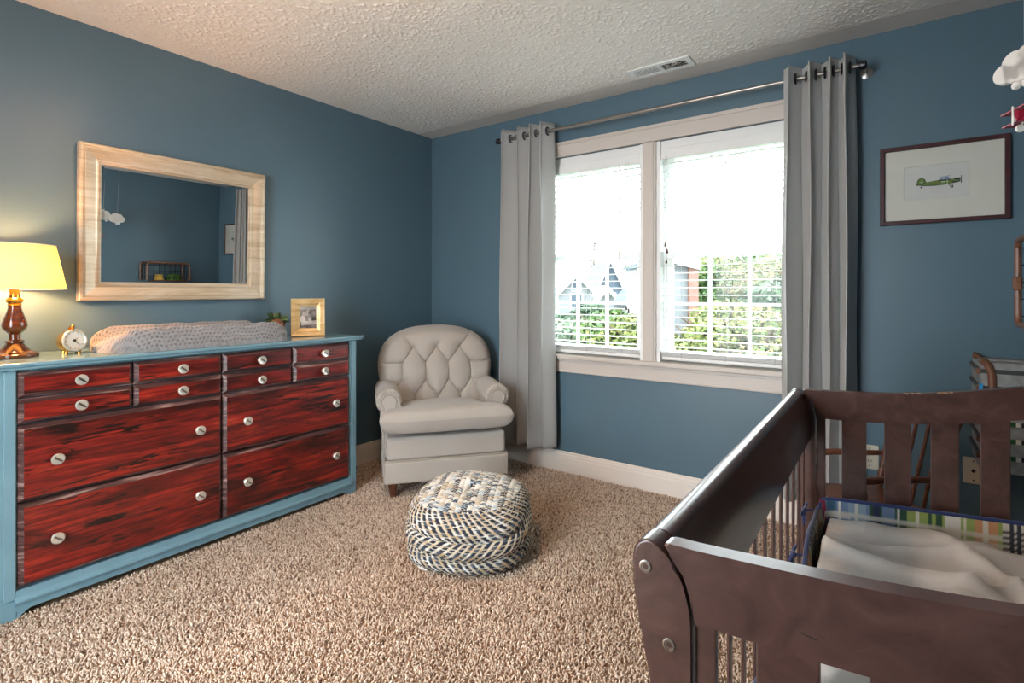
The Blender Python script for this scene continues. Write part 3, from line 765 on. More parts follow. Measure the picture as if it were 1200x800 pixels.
def alarm_clock():
    c = Vector((.205, -2.352, DT+.054))
    t = thing('alarm_clock', 'small round brass alarm clock with a pale dial, between lamp and changing pad', 'alarm clock', (c.x, c.y, DT))
    M = Matrix.Translation(c) @ Matrix.Rotation(math.radians(18), 4, 'Z') @ Matrix.Rotation(PI/2-.12, 4, 'Y')   # local z looks out of the dial
    bm = B(); lathe(bm, [(0, -.042), (.026, -.042), (.038, -.036), (.044, -.022), (.045, 0), (.0455, .012), (.048, .014), (.048, .017), (.044, .017), (.044, .010), (0, .010)], 40, M); obj('clock_case', bm, MT['brass'], t)
    bm = B(); tube(bm, [M @ Vector((.0435*math.cos(q*PI/24), .0435*math.sin(q*PI/24), .0185)) for q in range(48)], .0048, 10, closed=True); obj('bezel', bm, MT['nickel'], t)
    bm = B(); lathe(bm, [(0, .0165), (.040, .0165), (.040, .012)], 40, M); dial = obj('dial', bm, pbr('pale_clock_dial', lin(222, 220, 212), .4, bump=(60., .03, .001)), t)
    bm = B()
    for k in range(12): box(bm, .031, .036, -.0007, .0007, .0165, .0171, M=M @ Matrix.Rotation(k*PI/6, 4, 'Z'))
    obj('hour_marks', bm, MT['dark_metal'], dial, smooth=False)
    bm = B(); box(bm, -.004, .018, -.0006, .0006, .0175, .0182, M=M @ Matrix.Rotation(2.2, 4, 'Z')); box(bm, -.004, .026, -.0005, .0005, .0184, .019, M=M @ Matrix.Rotation(.7, 4, 'Z')); lathe(bm, [(0, .0165), (.005, .0165), (.005, .0195), (0, .02)], 14, M)
    obj('clock_hands', bm, MT['black'], t, smooth=False)
    bm = B(); up = Vector((0, 0, 1))
    tube(bm, [c+Vector((-.030, .0, .042)), c+Vector((-.024, 0, .056)), c+Vector((-.008, 0, .060)), c+Vector((.010, 0, .058)), c+Vector((.016, 0, .046))], [.006, .0055, .005, .0055, .006], 10)
    ellipsoid(bm, c+Vector((.004, .004, .062)), (.007, .007, .006), 2); obj('top_handle', bm, MT['brass'], t)
    for dx, dy in ((-.022, -.022), (-.022, .022), (.016, -.022), (.016, .022)):
        bm = B(); tube(bm, [(c.x+dx, c.y+dy, DT), (c.x+dx, c.y+dy, DT+.007), (c.x+dx*.8, c.y+dy*.8, DT+.022)], [.006, .006, .004], 10); obj('clock_foot', bm, MT['brass'], t)
alarm_clock()

def minky():
    t = NT('grey_dotted_plush')
    col = t.n('ShaderNodeAttribute', attribute_name='Col').outputs['Color']
    fine = t.noise(t.mapped(500.), 1, 2)
    nm = t.bump(fine, .2, .001)
    return t.principled(col, .95, 0, nm, Sheen_Weight=.5)
def changing_pad():
    ya, yb, xa, xb = -2.275, -1.452, .045, .412
    t = thing('changing_pad', 'contoured baby changing pad in a grey dotted plush cover, on the dresser', 'changing pad', ((xa+xb)/2, (ya+yb)/2, DT))
    nu, nv = 520, 380
    u = np.linspace(-1, 1, nu)[None, :]; s = np.linspace(0, 1, nv)[:, None]          # u along the length, s around over the top
    t_ = 2*s-1; th = PI/2*np.sign(t_)*(1-(1-np.abs(t_))**2.6)
    r = np.random.default_rng(3)
    end = (1-np.abs(u)**7)**(1/3.2)                                                     # plan narrows at rounded ends
    hend = .60+.40*np.clip((1-np.abs(u))/.22, 0, 1)**.7
    hw = (xb-xa)/2*(.86+.14*end)*(.25+.75*end)
    sv = np.sin(th); q = np.sign(sv)*np.abs(sv)**.55
    cv = np.cos(th)**.20
    bol = .114*(.50+.50*np.exp(-((np.abs(q)-.90)/.27)**2))
    w1 = smooth_field(nv, nu, 9, r)*.0015+np.sin(46*u-16*q+3*np.sin(5*u))*.0030*np.clip((q-.5)/.3, 0, 1)*np.clip(-u+.2, 0, 1)
    X = (xa+xb)/2+hw*q
    Z = bol*hend*end**.6*cv+w1*cv
    Y = (ya+yb)/2+(yb-ya)/2*u+0*X
    # puckers along the lower front edge
    X = X+(q > .75)*np.sin(70*u+20*Z)*.002*np.clip(1-Z/.07, 0, 1)
    arc = np.cumsum(np.vstack([np.zeros((1, nu)), np.hypot(np.diff(X, axis=0), np.diff(Z, axis=0))]), 0)
    p = .0185; row = np.floor(arc/p); yy = Y/p+(row % 2)*.5
    d = np.hypot((arc/p) % 1-.5, yy % 1-.5)
    dots = np.clip(1-d/.30, 0, 1)**.7*np.clip(Z/.02, 0, 1)
    Pq = np.stack([X+0*Y, Y+0*X, DT+np.maximum(Z, .0005)+0*X], -1)
    N_ = np.cross(np.gradient(Pq, axis=0), np.gradient(Pq, axis=1)); N_ /= np.linalg.norm(N_, axis=2, keepdims=True)+1e-12; N_ *= np.sign(N_[nv//2, nu//2, 2])
    Pq = Pq-N_*dots[..., None]*.0045
    Pq[..., 2] = np.maximum(Pq[..., 2], DT)
    o = npobj('pad_cover', Pq.reshape(-1, 3), gridF(nu, nv), minky(), t, smooth=True, col=((1-.34*np.clip(dots*1.4, 0, 1))[..., None]*(np.array(lin(132, 131, 134))*(1+.05*smooth_field(nv, nu, 14, r)[..., None]))).reshape(-1, 3))
    bm = B(); box(bm, xa+.03, xb-.03, ya+.04, yb-.04, DT, DT+.006); obj('pad_underside', bm, MT['piping'], t, smooth=False)
changing_pad()

def succulent():
    c = Vector((.115, -1.39, DT))
    t = thing('potted_succulent', 'small green succulent in a brown folded pot, behind the end of the changing pad', 'potted plant', tuple(c))
    F = Matrix.Translation(c) @ Matrix.Rotation(math.radians(-38), 4, 'Z') @ Matrix.Diagonal((1, 1, 1.12, 1))
    n = 64; rows = 10; V = []
    for layer in (0, 1):
        for k in range(rows):
            v = k/(rows-1)
            for j in range(n):
                a = 2*PI*j/n
                top = .078+.030*max(0, math.cos(a-.5*PI-1.45))**1.5+.016*max(0, math.cos(a-1.2*PI))**3+.018*max(0, math.cos(a-.1))**2-.014*max(0, math.cos(a-1.62*PI))**2
                r_ = (.040+.020*v)*(1+.04*math.cos(5*a))-(.003 if layer else 0)
                z = (top*v if not layer else .02+(top-.02)*v)
                V.append(tuple(F @ Vector((r_*math.cos(a)*1.1, r_*math.sin(a)*.85, z))))
    g = gridF(n, rows, True); nf = [list(map(int, f)) for f in g]+[list(map(int, (f+n*rows)[::-1])) for f in g]
    for j in range(n):
        j2 = (j+1) % n; a0 = (rows-1)*n; nf.append([a0+j, a0+j2, a0+n*rows+j2, a0+n*rows+j])
    me = bpy.data.meshes.new('pot'); nf.append(list(range(n))[::-1]); nf.append([n*rows+j for j in range(n)])
    me.from_pydata(V, [], nf)
    finish('pot', me, pbr('brown_folded_kraft_pot', lin(160, 100, 66), .7, var=lin(140, 84, 54), vscale=30., bump=(80., .15, .002)), t, True, angle=40)
    bm = B(); lathe(bm, [(0, .07), (.044, .07), (.044, .08), (0, .084)], 24, Matrix.Translation(c)); obj('soil', bm, pbr('dark_soil', lin(50, 40, 32), .95, bump=(200., .5, .004)), t)
    r = random.Random(4); bm = B()
    for k in range(46):
        a = r.uniform(0, 2*PI); el = r.uniform(.25, 1.45); L = r.uniform(.055, .10); w = L*.17
        d = Vector((math.cos(a)*math.cos(el), math.sin(a)*math.cos(el), math.sin(el))); sd = d.cross(Vector((0, 0, 1))).normalized(); up = sd.cross(d)
        b0 = c+Vector((math.cos(a)*.012, math.sin(a)*.012, .083)); n0 = len(bm.verts)
        ax = [bm.verts.new(b0+d*L*f+sd*w*g_*s_+up*h_*w+Vector((0, 0, -.3*L*f*f))) for f, g_, h_ in ((0, .5, 0), (.35, 1.1, .0), (.7, .9, 0)) for s_, h_ in ((-1, .1), (0, .55), (1, .1), (0, -.45))]
        tip = bm.verts.new(b0+d*L+Vector((0, 0, -.28*L)))
        for q in range(2):
            for m in range(4): bm.faces.new((ax[q*4+m], ax[q*4+(m+1) % 4], ax[q*4+4+(m+1) % 4], ax[q*4+4+m])).material_index = k % 2
        for m in range(4): bm.faces.new((ax[8+m], ax[8+(m+1) % 4], tip)).material_index = k % 2
    obj('succulent_leaves', bm, [pbr('sage_green_leaf', lin(120, 142, 96), .5, var=lin(92, 116, 74), vscale=40.), pbr('deep_green_leaf', lin(60, 86, 52), .5, var=lin(44, 68, 42), vscale=40.)], t)
succulent()

def frame_rails(bm, w, h, prof, M):
    """mitred frame in local XZ (y towards the back); prof: (inset, front depth)"""
    cs = [(-w/2, 0, 1, 1), (w/2, 0, -1, 1), (w/2, h, -1, -1), (-w/2, h, 1, -1)]
    for k in range(4):
        A, Q = cs[k], cs[(k+1) % 4]
        ra = [bm.verts.new(M @ Vector((A[0]+A[2]*o, -d, A[1]+A[3]*o))) for o, d in prof]; rb = [bm.verts.new(M @ Vector((Q[0]+Q[2]*o, -d, Q[1]+Q[3]*o))) for o, d in prof]
        for q in range(len(prof)): bm.faces.new((ra[q], ra[(q+1) % len(prof)], rb[(q+1) % len(prof)], rb[q]))
def photo_frame():
    c = Vector((.235, -1.262, DT)); fd = Vector((.86, -.51, 0)).normalized(); rz = math.atan2(fd.x, -fd.y)
    t = thing('photo_frame', 'small gold picture frame with a grey photograph, standing at the end of the dresser', 'photo frame', tuple(c))
    M = Matrix.Translation(c) @ Matrix.Rotation(rz, 4, 'Z') @ Matrix.Rotation(math.radians(-9), 4, 'X')
    w, h = .186, .222
    bm = B(); frame_rails(bm, w, h, [(0, 0), (0, .016), (.004, .02), (.010, .019), (.013, .014), (.024, .013), (.027, .016), (.033, .014), (.036, .009), (.046, .006), (.048, .003), (.048, 0)], M); obj('gilt_frame', bm, MT['gold_frame'], t, smooth=False)
    bm = B(); box(bm, -w/2+.003, w/2-.003, 0, .004, .003, h-.003, M=M); obj('back_board', bm, MT['black'], t, smooth=False)
    # the photograph: pale and dark patches on grey paper
    nu, nv = 60, 84; uu = np.linspace(0, 1, nu); vv = np.linspace(0, 1, nv); U, Vv = np.meshgrid(uu, vv)
    f = smooth_field(nv, nu, 5, np.random.default_rng(8)); g = .16+.07*f
    g = np.where(((U-.2)/.16)**2+((Vv-.42)/.17)**2 < 1, .62, g); g = np.where(((U-.24)/.07)**2+((Vv-.66)/.1)**2 < 1, .45, g)
    g = np.where((np.abs(Vv-.22-.06*U) < .09) & (U > .1), .55+.1*f, g); g = np.where(((U-.6)/.1)**2+((Vv-.42)/.08)**2 < 1, .5, g); g = np.where((Vv > .86)+(np.abs(U-.45-.5*(Vv-.7)) < .08)*(Vv > .6), .36+.05*f, g)
    g = np.clip(g, .03, .8); pts = np.stack([-w/2+.046+(w-.092)*U, np.full_like(U, -.0015), .046+(h-.092)*Vv], -1).reshape(-1, 3)
    R = np.array(M); pts = pts @ R[:3, :3].T+R[:3, 3]
    npobj('photograph', pts, gridF(nu, nv), attr_mat('grey_photograph_print', .35), t, col=np.stack([g, g*.95, g*.9], -1).reshape(-1, 3))
    bm = B(); box(bm, -.022, .022, 0, .003, 0, .15, M=M @ Matrix.Translation((0, .035, .003)) @ Matrix.Rotation(math.radians(13), 4, 'X')); obj('easel_back', bm, MT['black'], t, smooth=False)
photo_frame()

# ================================================================== framed airplane print on the window wall
def airplane_print():
    xa, xb, za, zb = 2.966, 3.421, 1.518, 1.880; w, h = xb-xa, zb-za; xc = (xa+xb)/2
    t = thing('framed_picture', 'dark framed print of a green propeller airplane on the blue window wall', 'framed picture', (xc, 0, za))
    M = Matrix.Translation((xc, -.001, za))
    bm = B(); frame_rails(bm, w, h, [(0, 0), (0, .021), (.002, .023), (.016, .023), (.018, .021), (.019, .012), (.019, 0)], M); obj('picture_frame', bm, MT['mahogany'], t, smooth=False)
    bm = B(); cw, ch = .232, .155; c0 = (h-ch)/2+.006
    prof = [(.013, .004), (.013, .010), ((w-cw)/2, .010)]
    # mat board with a bevelled window
    o = [(-w/2+.013, .013), (w/2-.013, .013), (w/2-.013, h-.013), (-w/2+.013, h-.013)]; i1 = [(-cw/2-.02, c0), (cw/2-.02, c0), (cw/2-.02, c0+ch), (-cw/2-.02, c0+ch)]
    i2 = [(-cw/2-.018, c0+.002), (cw/2-.022, c0+.002), (cw/2-.022, c0+ch-.002), (-cw/2-.018, c0+ch-.002)]
    mk = lambda pts, d: [bm.verts.new(M @ Vector((x, -d, z))) for x, z in pts]
    A, Bq, D, E = mk(o, .010), mk(i1, .010), mk(i2, .0075), mk(o, .002)
    for k in range(4):
        k2 = (k+1) % 4
        bm.faces.new((A[k], A[k2], Bq[k2], Bq[k])); bm.faces.new((Bq[k], Bq[k2], D[k2], D[k])); bm.faces.new((E[k], E[k2], A[k2], A[k]))
    obj('mat_board', bm, MT['cream'], t, smooth=False)
    bm = B(); box(bm, -cw/2-.025, cw/2-.015, -.0075, -.002, c0-.004, c0+ch+.004, M=M); sheet = obj('print_sheet', bm, MT['paper'], t, smooth=False)
    # the airplane, flat shapes on the sheet
    cols = {k: pbr('print_'+k, v, .8, var=tuple(c*.85 for c in v), vscale=60.) for k, v in (('olive', lin(112, 130, 72)), ('dark_olive', lin(74, 96, 58)), ('navy_ink', lin(44, 46, 66)), ('blue_ink', lin(122, 138, 182)), ('pale_ink', lin(192, 206, 184)))}
    keys = list(cols); bm = B(); K = .0051    # one unit of the sketch below
    ox, oz = -.088, c0+.0745
    def shape(pts, key, d): prism(bm, [(ox+u*K, oz+v*K) for u, v in pts], lambda u, v, q: M @ Vector((u, -q, v)), .0074, .0074+d, mi=keys.index(key))
    def disc(u, v, r, key, d): shape([(u+r*math.cos(a*PI/7), v+r*math.sin(a*PI/7)) for a in range(14)], key, d)
    shape([(2, -1.6), (4, -2.4), (12, -3.0), (22, -2.6), (28, -1.6), (30, -.6), (30, 1.0), (26, 1.5), (18, 1.9), (13, 1.5), (7, .8), (2, .6)], 'olive', .0004)
    shape([(2, -1.7), (4, -2.5), (12, -3.1), (22, -2.7), (24, -2.2), (14, -2.2), (5, -1.7)], 'dark_olive', .0006)
    shape([(-.6, -1.8), (3.5, -1.7), (6.6, .9), (5.6, 3.6), (3.8, 5.0), (1.6, 4.6), (.2, 2.8)], 'dark_olive', .0007); shape([(.4, -.6), (3.6, -.2), (5.4, 1.2), (4.6, 3.4), (3.6, 4.2), (2.0, 3.8), (1.2, 2.4)], 'olive', .0009)
    shape([(15, 1.7), (17.5, 3.6), (21.5, 4.2), (22.6, 3.2), (22.8, 1.8)], 'blue_ink', .0006); shape([(14.5, 1.4), (24, 1.8), (24, 1.1), (14.5, .7)], 'navy_ink', .0008)
    shape([(17.2, 2.2), (19.4, 3.5), (19.6, 2.1)], 'pale_ink', .0009); shape([(16.5, 4.2), (23.2, 5.0), (23.2, 4.6), (16.5, 3.8)], 'blue_ink', .001)
    shape([(25, 2.0), (29.6, 2.3), (30.4, .9), (28, .4), (26, 1.2)], 'navy_ink', .0009); shape([(24, -.6), (30, -.4), (30, -1.2), (25, -1.8)], 'navy_ink', .0008)
    shape([(30.3, -2.6), (30.8, -2.6), (30.8, 4.0), (30.3, 4.0)], 'navy_ink', .001)
    shape([(21.2, -2.4), (21.8, -2.4), (24.4, -5.0), (23.8, -5.2)], 'navy_ink', .0008); shape([(24.6, -2.4), (25.2, -2.4), (24.6, -5.0), (24.1, -5.0)], 'blue_ink', .0008); disc(24.2, -5.0, 1.2, 'navy_ink', .001); disc(24.2, -5.0, .5, 'pale_ink', .0012)
    shape([(3, -2.2), (3.5, -2.2), (3.2, -3.8), (2.5, -3.8)], 'navy_ink', .0008); disc(2.9, -3.6, .6, 'navy_ink', .001)
    shape([(17, .2), (20, .3), (20, -.6), (17, -.7)], 'pale_ink', .0008); shape([(20.8, 1.2), (21.5, 1.2), (21.5, -1.8), (20.8, -1.8)], 'pale_ink', .0009); shape([(2.4, .6), (4.2, .6), (4.2, 1.2), (2.4, 1.2)], 'pale_ink', .0012)
    obj('airplane_picture', bm, list(cols.values()), sheet, smooth=False)
    bm = B(); box(bm, -w/2+.013, w/2-.013, -.0135, -.0115, .013, h-.013, M=M); obj('picture_glass', bm, MT['glass'], t, smooth=False)
airplane_print()

# ================================================================== armchair
def superw(v): return v
def armchair():
    org = Vector((.60, -.535, 0)); rz = math.radians(51)
    t = thing('armchair', 'button tufted greige armchair with rolled arms, in the corner beside the curtain', 'armchair', tuple(org), rz)
    U, Pp = MT['upholstery'], MT['piping']
    L = dict(local=True)
    # base rail and skirt
    bm = B(); box(bm, -.355, .355, -.355, .26, .225, .36, .02, 3); obj('seat_base', bm, U, t, **L)
    bm = B(); box(bm, -.368, .368, -.372, .27, .098, .222, .012, 3); obj('skirt', bm, U, t, **L)
    bm = B(); tube(bm, [(-.362, .25, .226), (-.362, -.360, .226), (.362, -.360, .226), (.362, .25, .226)], .006, 8); tube(bm, [(-.366, .25, .105), (-.366, -.370, .105), (.366, -.370, .105), (.366, .25, .105)], .004, 8); obj('skirt_piping', bm, Pp, t, **L)
    for sx in (-1, 1):
        for yy in (-.31, .22):
            bm = B(); lathe(bm, [(.016, 0), (.017, .004), (.021, .03), (.026, .06), (.030, .085), (.030, .1)], 16, Matrix.Translation((sx*.315, yy, 0))); obj('leg', bm, MT['maple'], t, **L)
    # T cushion
    nu, nv = 80, 70; u = np.linspace(-1, 1, nu)[None, :]; v = np.linspace(-1, 1, nv)[:, None]
    yy = -.10+.315*v                                                     # -.415 .. .215
    hw = .275+.118/(1+np.exp((yy+.255)/.010))
    shp = (np.clip(1-np.abs(u)**12, 0, 1))**(1/2.6)*(np.clip(1-np.abs(v)**14, 0, 1))**(1/2.6)
    crown = .018*(1-u**2)*(1-(v*.8)**2)
    x = hw*u; front = -.02*(1-u**2)*np.clip(-v, 0, 1)**3
    tl = -.032*v*np.ones_like(shp)
    zt = .436+.062*shp+crown*shp+tl; zb = .436+tl-(.064+np.maximum(tl-.012, 0))*shp
    Vt = np.stack([x, yy+front+0*u, zt], -1).reshape(-1, 3); Vb = np.stack([x, yy+front+0*u, zb], -1).reshape(-1, 3)
    F = gridF(nu, nv); 
    o = npobj('seat_cushion', np.vstack([Vt, Vb]), np.vstack([F, F[:, ::-1]+nu*nv]), U, t, smooth=True, local=True)
    for sx in (): tube(bm, [(sx*(.386+.004*math.cos(a)), -.400+.0*a, .466+.058*math.sin(a)) for a in np.linspace(-PI/2, PI/2, 9)], .004, 6)
    # arms
    for sx in (-1, 1):
        cx, cz, r = sx*.335, .548, .076
        prof = [(cx-sx*.062, .10), (cx-sx*.062, cz-.02)]
        for a in np.linspace(math.radians(195), math.radians(-58), 22):
            prof.append((cx-sx*(-math.cos(a))*r, cz+math.sin(a)*r))
        prof += [(cx+sx*.034, cz-.075), (cx+sx*.036, .10)]
        bm = B(); prism(bm, prof, XZ, -.235, .24, .016, 3); a_ = obj('arm', bm, U, t, **L)
        bm = B(); ri = .044
        pr2 = [(cx-sx*.040, .16), (cx-sx*.040, cz-.01)]+[(cx-sx*(-math.cos(a))*ri, cz-.004+math.sin(a)*ri) for a in np.linspace(PI, -.35, 16)]+[(cx+sx*.030, cz-.03), (cx+sx*.026, .16)]
        prism(bm, pr2, XZ, -.243, -.232, .006, 2); fp = obj('arm_front_panel', bm, U, a_, **L)
        bm = B(); tube(bm, [(p[0], -.241, p[1]) for p in pr2], .0048, 6); obj('panel_piping', bm, Pp, fp, **L)
        bm = B()
        for a in np.linspace(math.radians(170), math.radians(-20), 11):
            tube(bm, [(cx+sx*math.cos(a)*(ri+.008), -.2395, cz-.002+math.sin(a)*(ri+.008)), (cx+sx*math.cos(a)*(r-.014), -.2395, cz+math.sin(a)*(r-.014)), (cx+sx*math.cos(a)*(r-.001), -.226, cz+math.sin(a)*(r-.001))], [.0025, .004, .002], 6)
        obj('roll_pleats', bm, U, a_, **L)
    # tufted back
    nu, nv = 260, 240; zs = np.linspace(0, 1, nv)[:, None]; u = np.linspace(-1, 1, nu)[None, :]
    z0, z1 = .40, .985
    z = z0+(z1-z0)*(1-(1-zs)**1.45)
    kz = [.40, .47, .55, .62, .68, .73, .78, .83, .87, .91, .94, .962, .977, .9845, .985]
    kw = [.315, .345, .368, .384, .392, .393, .387, .370, .346, .306, .258, .202, .138, .05, .001]
    hw = np.interp(z, kz, kw)
    k = 9; ker = np.ones(k)/k; hw[:, 0] = np.convolve(np.pad(hw[:, 0], k//2, mode='edge'), ker, 'valid'); hw[-1, 0] = .0005
    x = hw*u; zz = z+0*u
    # distance to the outline -> rounded edge
    de = np.minimum(hw*(1-np.abs(u)), (z1-z)*1.0+0*u)
    de = hw*(1-np.abs(u)); topd = np.interp(np.abs(x), kw[::-1][:9], kz[::-1][:9])-zz; topd = np.where(np.abs(x) > .345, 1, topd); de = np.minimum(de, np.clip(topd, 0, 1))
    R = .075; kq = np.clip(de/R, 0, 1); edge = np.sqrt(np.clip(1-(1-kq)**2, 0, 1))
    thick = .085*edge+.03*np.sqrt(np.clip(de/.3, 0, 1))
    B1 = [(-.158, .838), (0, .842), (.158, .838)]; B2 = [(-.232, .735), (-.078, .738), (.078, .738), (.232, .735)]; B3 = [(-.232, .618), (-.078, .618), (.078, .618), (.232, .618)]; B4 = [(-.155, .52), (0, .505), (.155, .52)]
    btn = B1+B2+B3+B4
    seg = []
    for a, c in ((0, (0, 1)), (1, (1, 2)), (2, (2, 3))):
        for q in c: seg.append((B1[a], B2[q]))
    for a in range(4): seg.append((B2[a], B3[a]))
    for a, c in ((0, (0, 1)), (1, (1, 2)), (2, (2, 3))):
        for q in c: seg.append((B4[a], B3[q]))
    seg += [(B1[0], (-.235, .93)), (B1[1], (0, .842)), (B1[2], (.235, .93)), (B2[0], (-.39, .735)), (B2[3], (.39, .735)), (B3[0], (-.38, .612)), (B3[3], (.38, .612)), (B4[0], (-.155, .42)), (B4[1], (0, .41)), (B4[2], (.155, .42)), (B3[0], (-.35, .52)), (B3[3], (.35, .52))]
    dep = np.zeros_like(zz); dl = np.full_like(zz, 9.)
    for (xa, za), (xb, zb) in seg:
        dx, dz = xb-xa, zb-za; l2 = dx*dx+dz*dz
        tt = np.clip(((x-xa)*dx+(zz-za)*dz)/max(l2, 1e-9), 0, 1); d = np.hypot(x-xa-tt*dx, zz-za-tt*dz)
        dl = np.minimum(dl, d)
    db = np.full_like(zz, 9.)
    for xa, za in btn: db = np.minimum(db, np.hypot(x-xa, zz-za))
    puff = .020*(1-np.exp(-(dl/.036)**1.1))-.009*np.exp(-(dl/.0055)**2)
    puff -= .022*np.exp(-(db/.026)**1.3)
    yf = -(thick+puff*np.clip(de/.04, 0, 1))
    tilt = math.radians(11); yb0 = .165
    def place(X, Yv, Z): 
        dz = Z-.40; return np.stack([X, yb0+Yv*math.cos(tilt)+dz*math.sin(tilt), .40+dz*math.cos(tilt)-Yv*math.sin(tilt)*.0], -1).reshape(-1, 3)
    Vf = place(x, yf, zz); Vb = place(x, .055*edge, zz)
    F = gridF(nu, nv)
    bo = npobj('backrest', np.vstack([Vf, Vb]), np.vstack([F, F[:, ::-1]+nu*nv]), U, t, smooth=True, local=True)
    for xa, za in btn:
        i = int(np.argmin((x-xa)**2+(zz-za)**2)); p = Vf[i]
        bm = B(); ellipsoid(bm, (0, 0, 0), (.0115, .006, .0115), 2, Matrix.Translation(Vector(p)+Vector((0, -.003, 0))) @ Matrix.Rotation(-tilt, 4, 'X')); obj('button', bm, Pp, bo, **L)
    bm = B(); box(bm, -.30, .30, .16, .27, .20, .52, .03, 3); obj('back_frame', bm, U, t, **L)
armchair()

# ================================================================== pouf
def pouf():
    c = Vector((1.412, -1.183, 0))
    t = thing('pouf', 'slouchy woven blue and cream pouf on the carpet before the armchair', 'pouf', tuple(c))
    # profile: (radius, height) over three sagging tiers then the top
    kn = [(.0, .004), (.16, .003), (.235, .006), (.262, .02), (.283, .045), (.284, .068), (.266, .086), (.262, .094), (.284, .108), (.300, .132), (.300, .158), (.286, .174), (.278, .182), (.288, .196), (.286, .215), (.268, .242), (.240, .266), (.212, .281), (.17, .294), (.10, .304), (.0, .307)]
    arr = np.array(kn); s0 = np.r_[0, np.cumsum(np.hypot(np.diff(arr[:, 0]), np.diff(arr[:, 1])))]
    nv, nu = 270, 460; s = np.linspace(0, s0[-1], nv)
    Rr = np.interp(s, s0, arr[:, 0]); Zr = np.interp(s, s0, arr[:, 1])
    kern = np.array([1, 3, 4, 3, 1])/12
    for _ in range(2): Rr[2:-2] = np.convolve(Rr, kern, 'valid'); Zr[2:-2] = np.convolve(Zr, kern, 'valid')
    a = np.linspace(0, 2*PI, nu, endpoint=False)[None, :]
    R = Rr[:, None]; Z = Zr[:, None]; S = s[:, None]
    r = np.random.default_rng(11)
    rot = math.radians(28)
    sq = 1/((np.abs(np.cos(a-rot))**4.2+np.abs(np.sin(a-rot))**4.2)**(1/4.2)); sq = sq/sq.mean()
    kk = np.clip(R/.2, 0, 1); shape = 1+(sq-1)*.5*kk
    sag = .010*np.sin(a*2+1)+.008*np.sin(3*a+.4)
    Zz = Z+sag*np.clip(Z/.12, 0, 1)*np.clip((.30-Z)/.1, .15, 1)+.018*np.sin(a-.6)*np.clip(Z/.3, 0, 1)
    Rz = R*shape*(1+.02*np.sin(2*a+Z*20)+.012*np.sin(5*a+Z*12))
    X = Rz*np.cos(a); Y = Rz*np.sin(a)
    top = Z+.012*np.sin(a-.9) > .266
    # yarn pattern
    side_u = a*.29; ph = S-.27
    tier = np.where(Z < .09, 0, np.where(Z < .178, 1, 2)); dirn = np.where(tier == 1, -1., 1.)
    per = .034
    stripe = (side_u+dirn*(ph*.95)+.004*np.sin(7*a)) / per
    fs = stripe % 1
    dark = (fs < .60)
    braid = (S/.0135+np.floor(stripe)*.5) % 1
    yarn = np.sin(PI*np.clip(np.where(dark, fs/.60, (fs-.60)/.40), 0, 1))
    hs = .006*yarn*(.6+.4*np.sin(PI*braid))
    gap = dark & (braid < .16)
    # top: chunky rows across
    q = X*math.cos(rot)+Y*math.sin(rot); p_ = -X*math.sin(rot)+Y*math.cos(rot)
    rowp = .0255; row = np.floor(q/rowp); fr = (q/rowp) % 1; br = (p_/.0135+np.where(fr > .5, .5, 0)+row*.3) % 1
    ht = .006*np.sin(PI*fr)**.6*(.55+.45*np.sin(PI*br))
    rr = r.random((80, 200)); cellv = rr[(row.astype(int)+40) % 80, np.floor(p_/.0135+row*.3+40).astype(int) % 200]
    rowc = r.random(80)[(row.astype(int)+40) % 80]
    top_dark = ((row.astype(int) % 3 == 0) & (br > .28) & (cellv > .22)) | ((row.astype(int) % 3 == 1) & (br > .5) & (cellv > .55)) | (cellv > .95)
    h = np.where(top, ht, hs)
    dk = np.where(top, top_dark, dark & ~gap)
    cid = np.where(top, cellv, rr[(np.floor(stripe).astype(int)) % 80, np.floor(S/.012+np.floor(stripe)*.5).astype(int) % 200])
    navy = np.array(lin(38, 46, 62)); slate = np.array(lin(70, 82, 98)); cream = np.array(lin(200, 190, 170)); white = np.array(lin(220, 219, 213)); tan = np.array(lin(190, 168, 132))
    cid3 = cid[..., None]
    cd = np.where(cid3 < .5, navy, np.where(cid3 < .72, navy*.7, slate)); cl = np.where(cid3 < .55, cream, np.where(cid3 < .8, white, tan))
    cl = np.where(top[..., None], np.where(cid3 < .45, white, np.where(cid3 < .75, cream, np.array(lin(176, 192, 202)))), cl)
    col = np.where(dk[..., None], cd, cl)
    # push along the approximate normal
    dR = np.gradient(Rr)[:, None]; dZ = np.gradient(Zr)[:, None]; ln = np.hypot(dR, dZ)+1e-9
    nr, nz = dZ/ln, -dR/ln
    hh = h+smooth_field(nv, nu, 2, r)*.0008
    X = X+nr*hh*np.cos(a); Y = Y+nr*hh*np.sin(a); Zf = np.maximum(Zz+nz*hh, .002)
    V = np.stack([c.x+X, c.y+Y, Zf+0*X], -1).reshape(-1, 3)
    npobj('woven_cover', V, gridF(nu, nv, True), MT['pouf'], t, smooth=True, col=col.reshape(-1, 3))
    bm = B(); 
    for k in range(1):
        A = math.radians(-112); rr_ = .262
        tube(bm, [(c.x+rr_*math.cos(A+q*.05), c.y+rr_*math.sin(A+q*.05), .012+.002*math.sin(q)) for q in range(-6, 7)], [.004, .010, .012, .013, .013, .013, .013, .013, .013, .013, .012, .010, .004], 8)
    obj('cream_hem', bm, MT['cream'], t)
pouf()
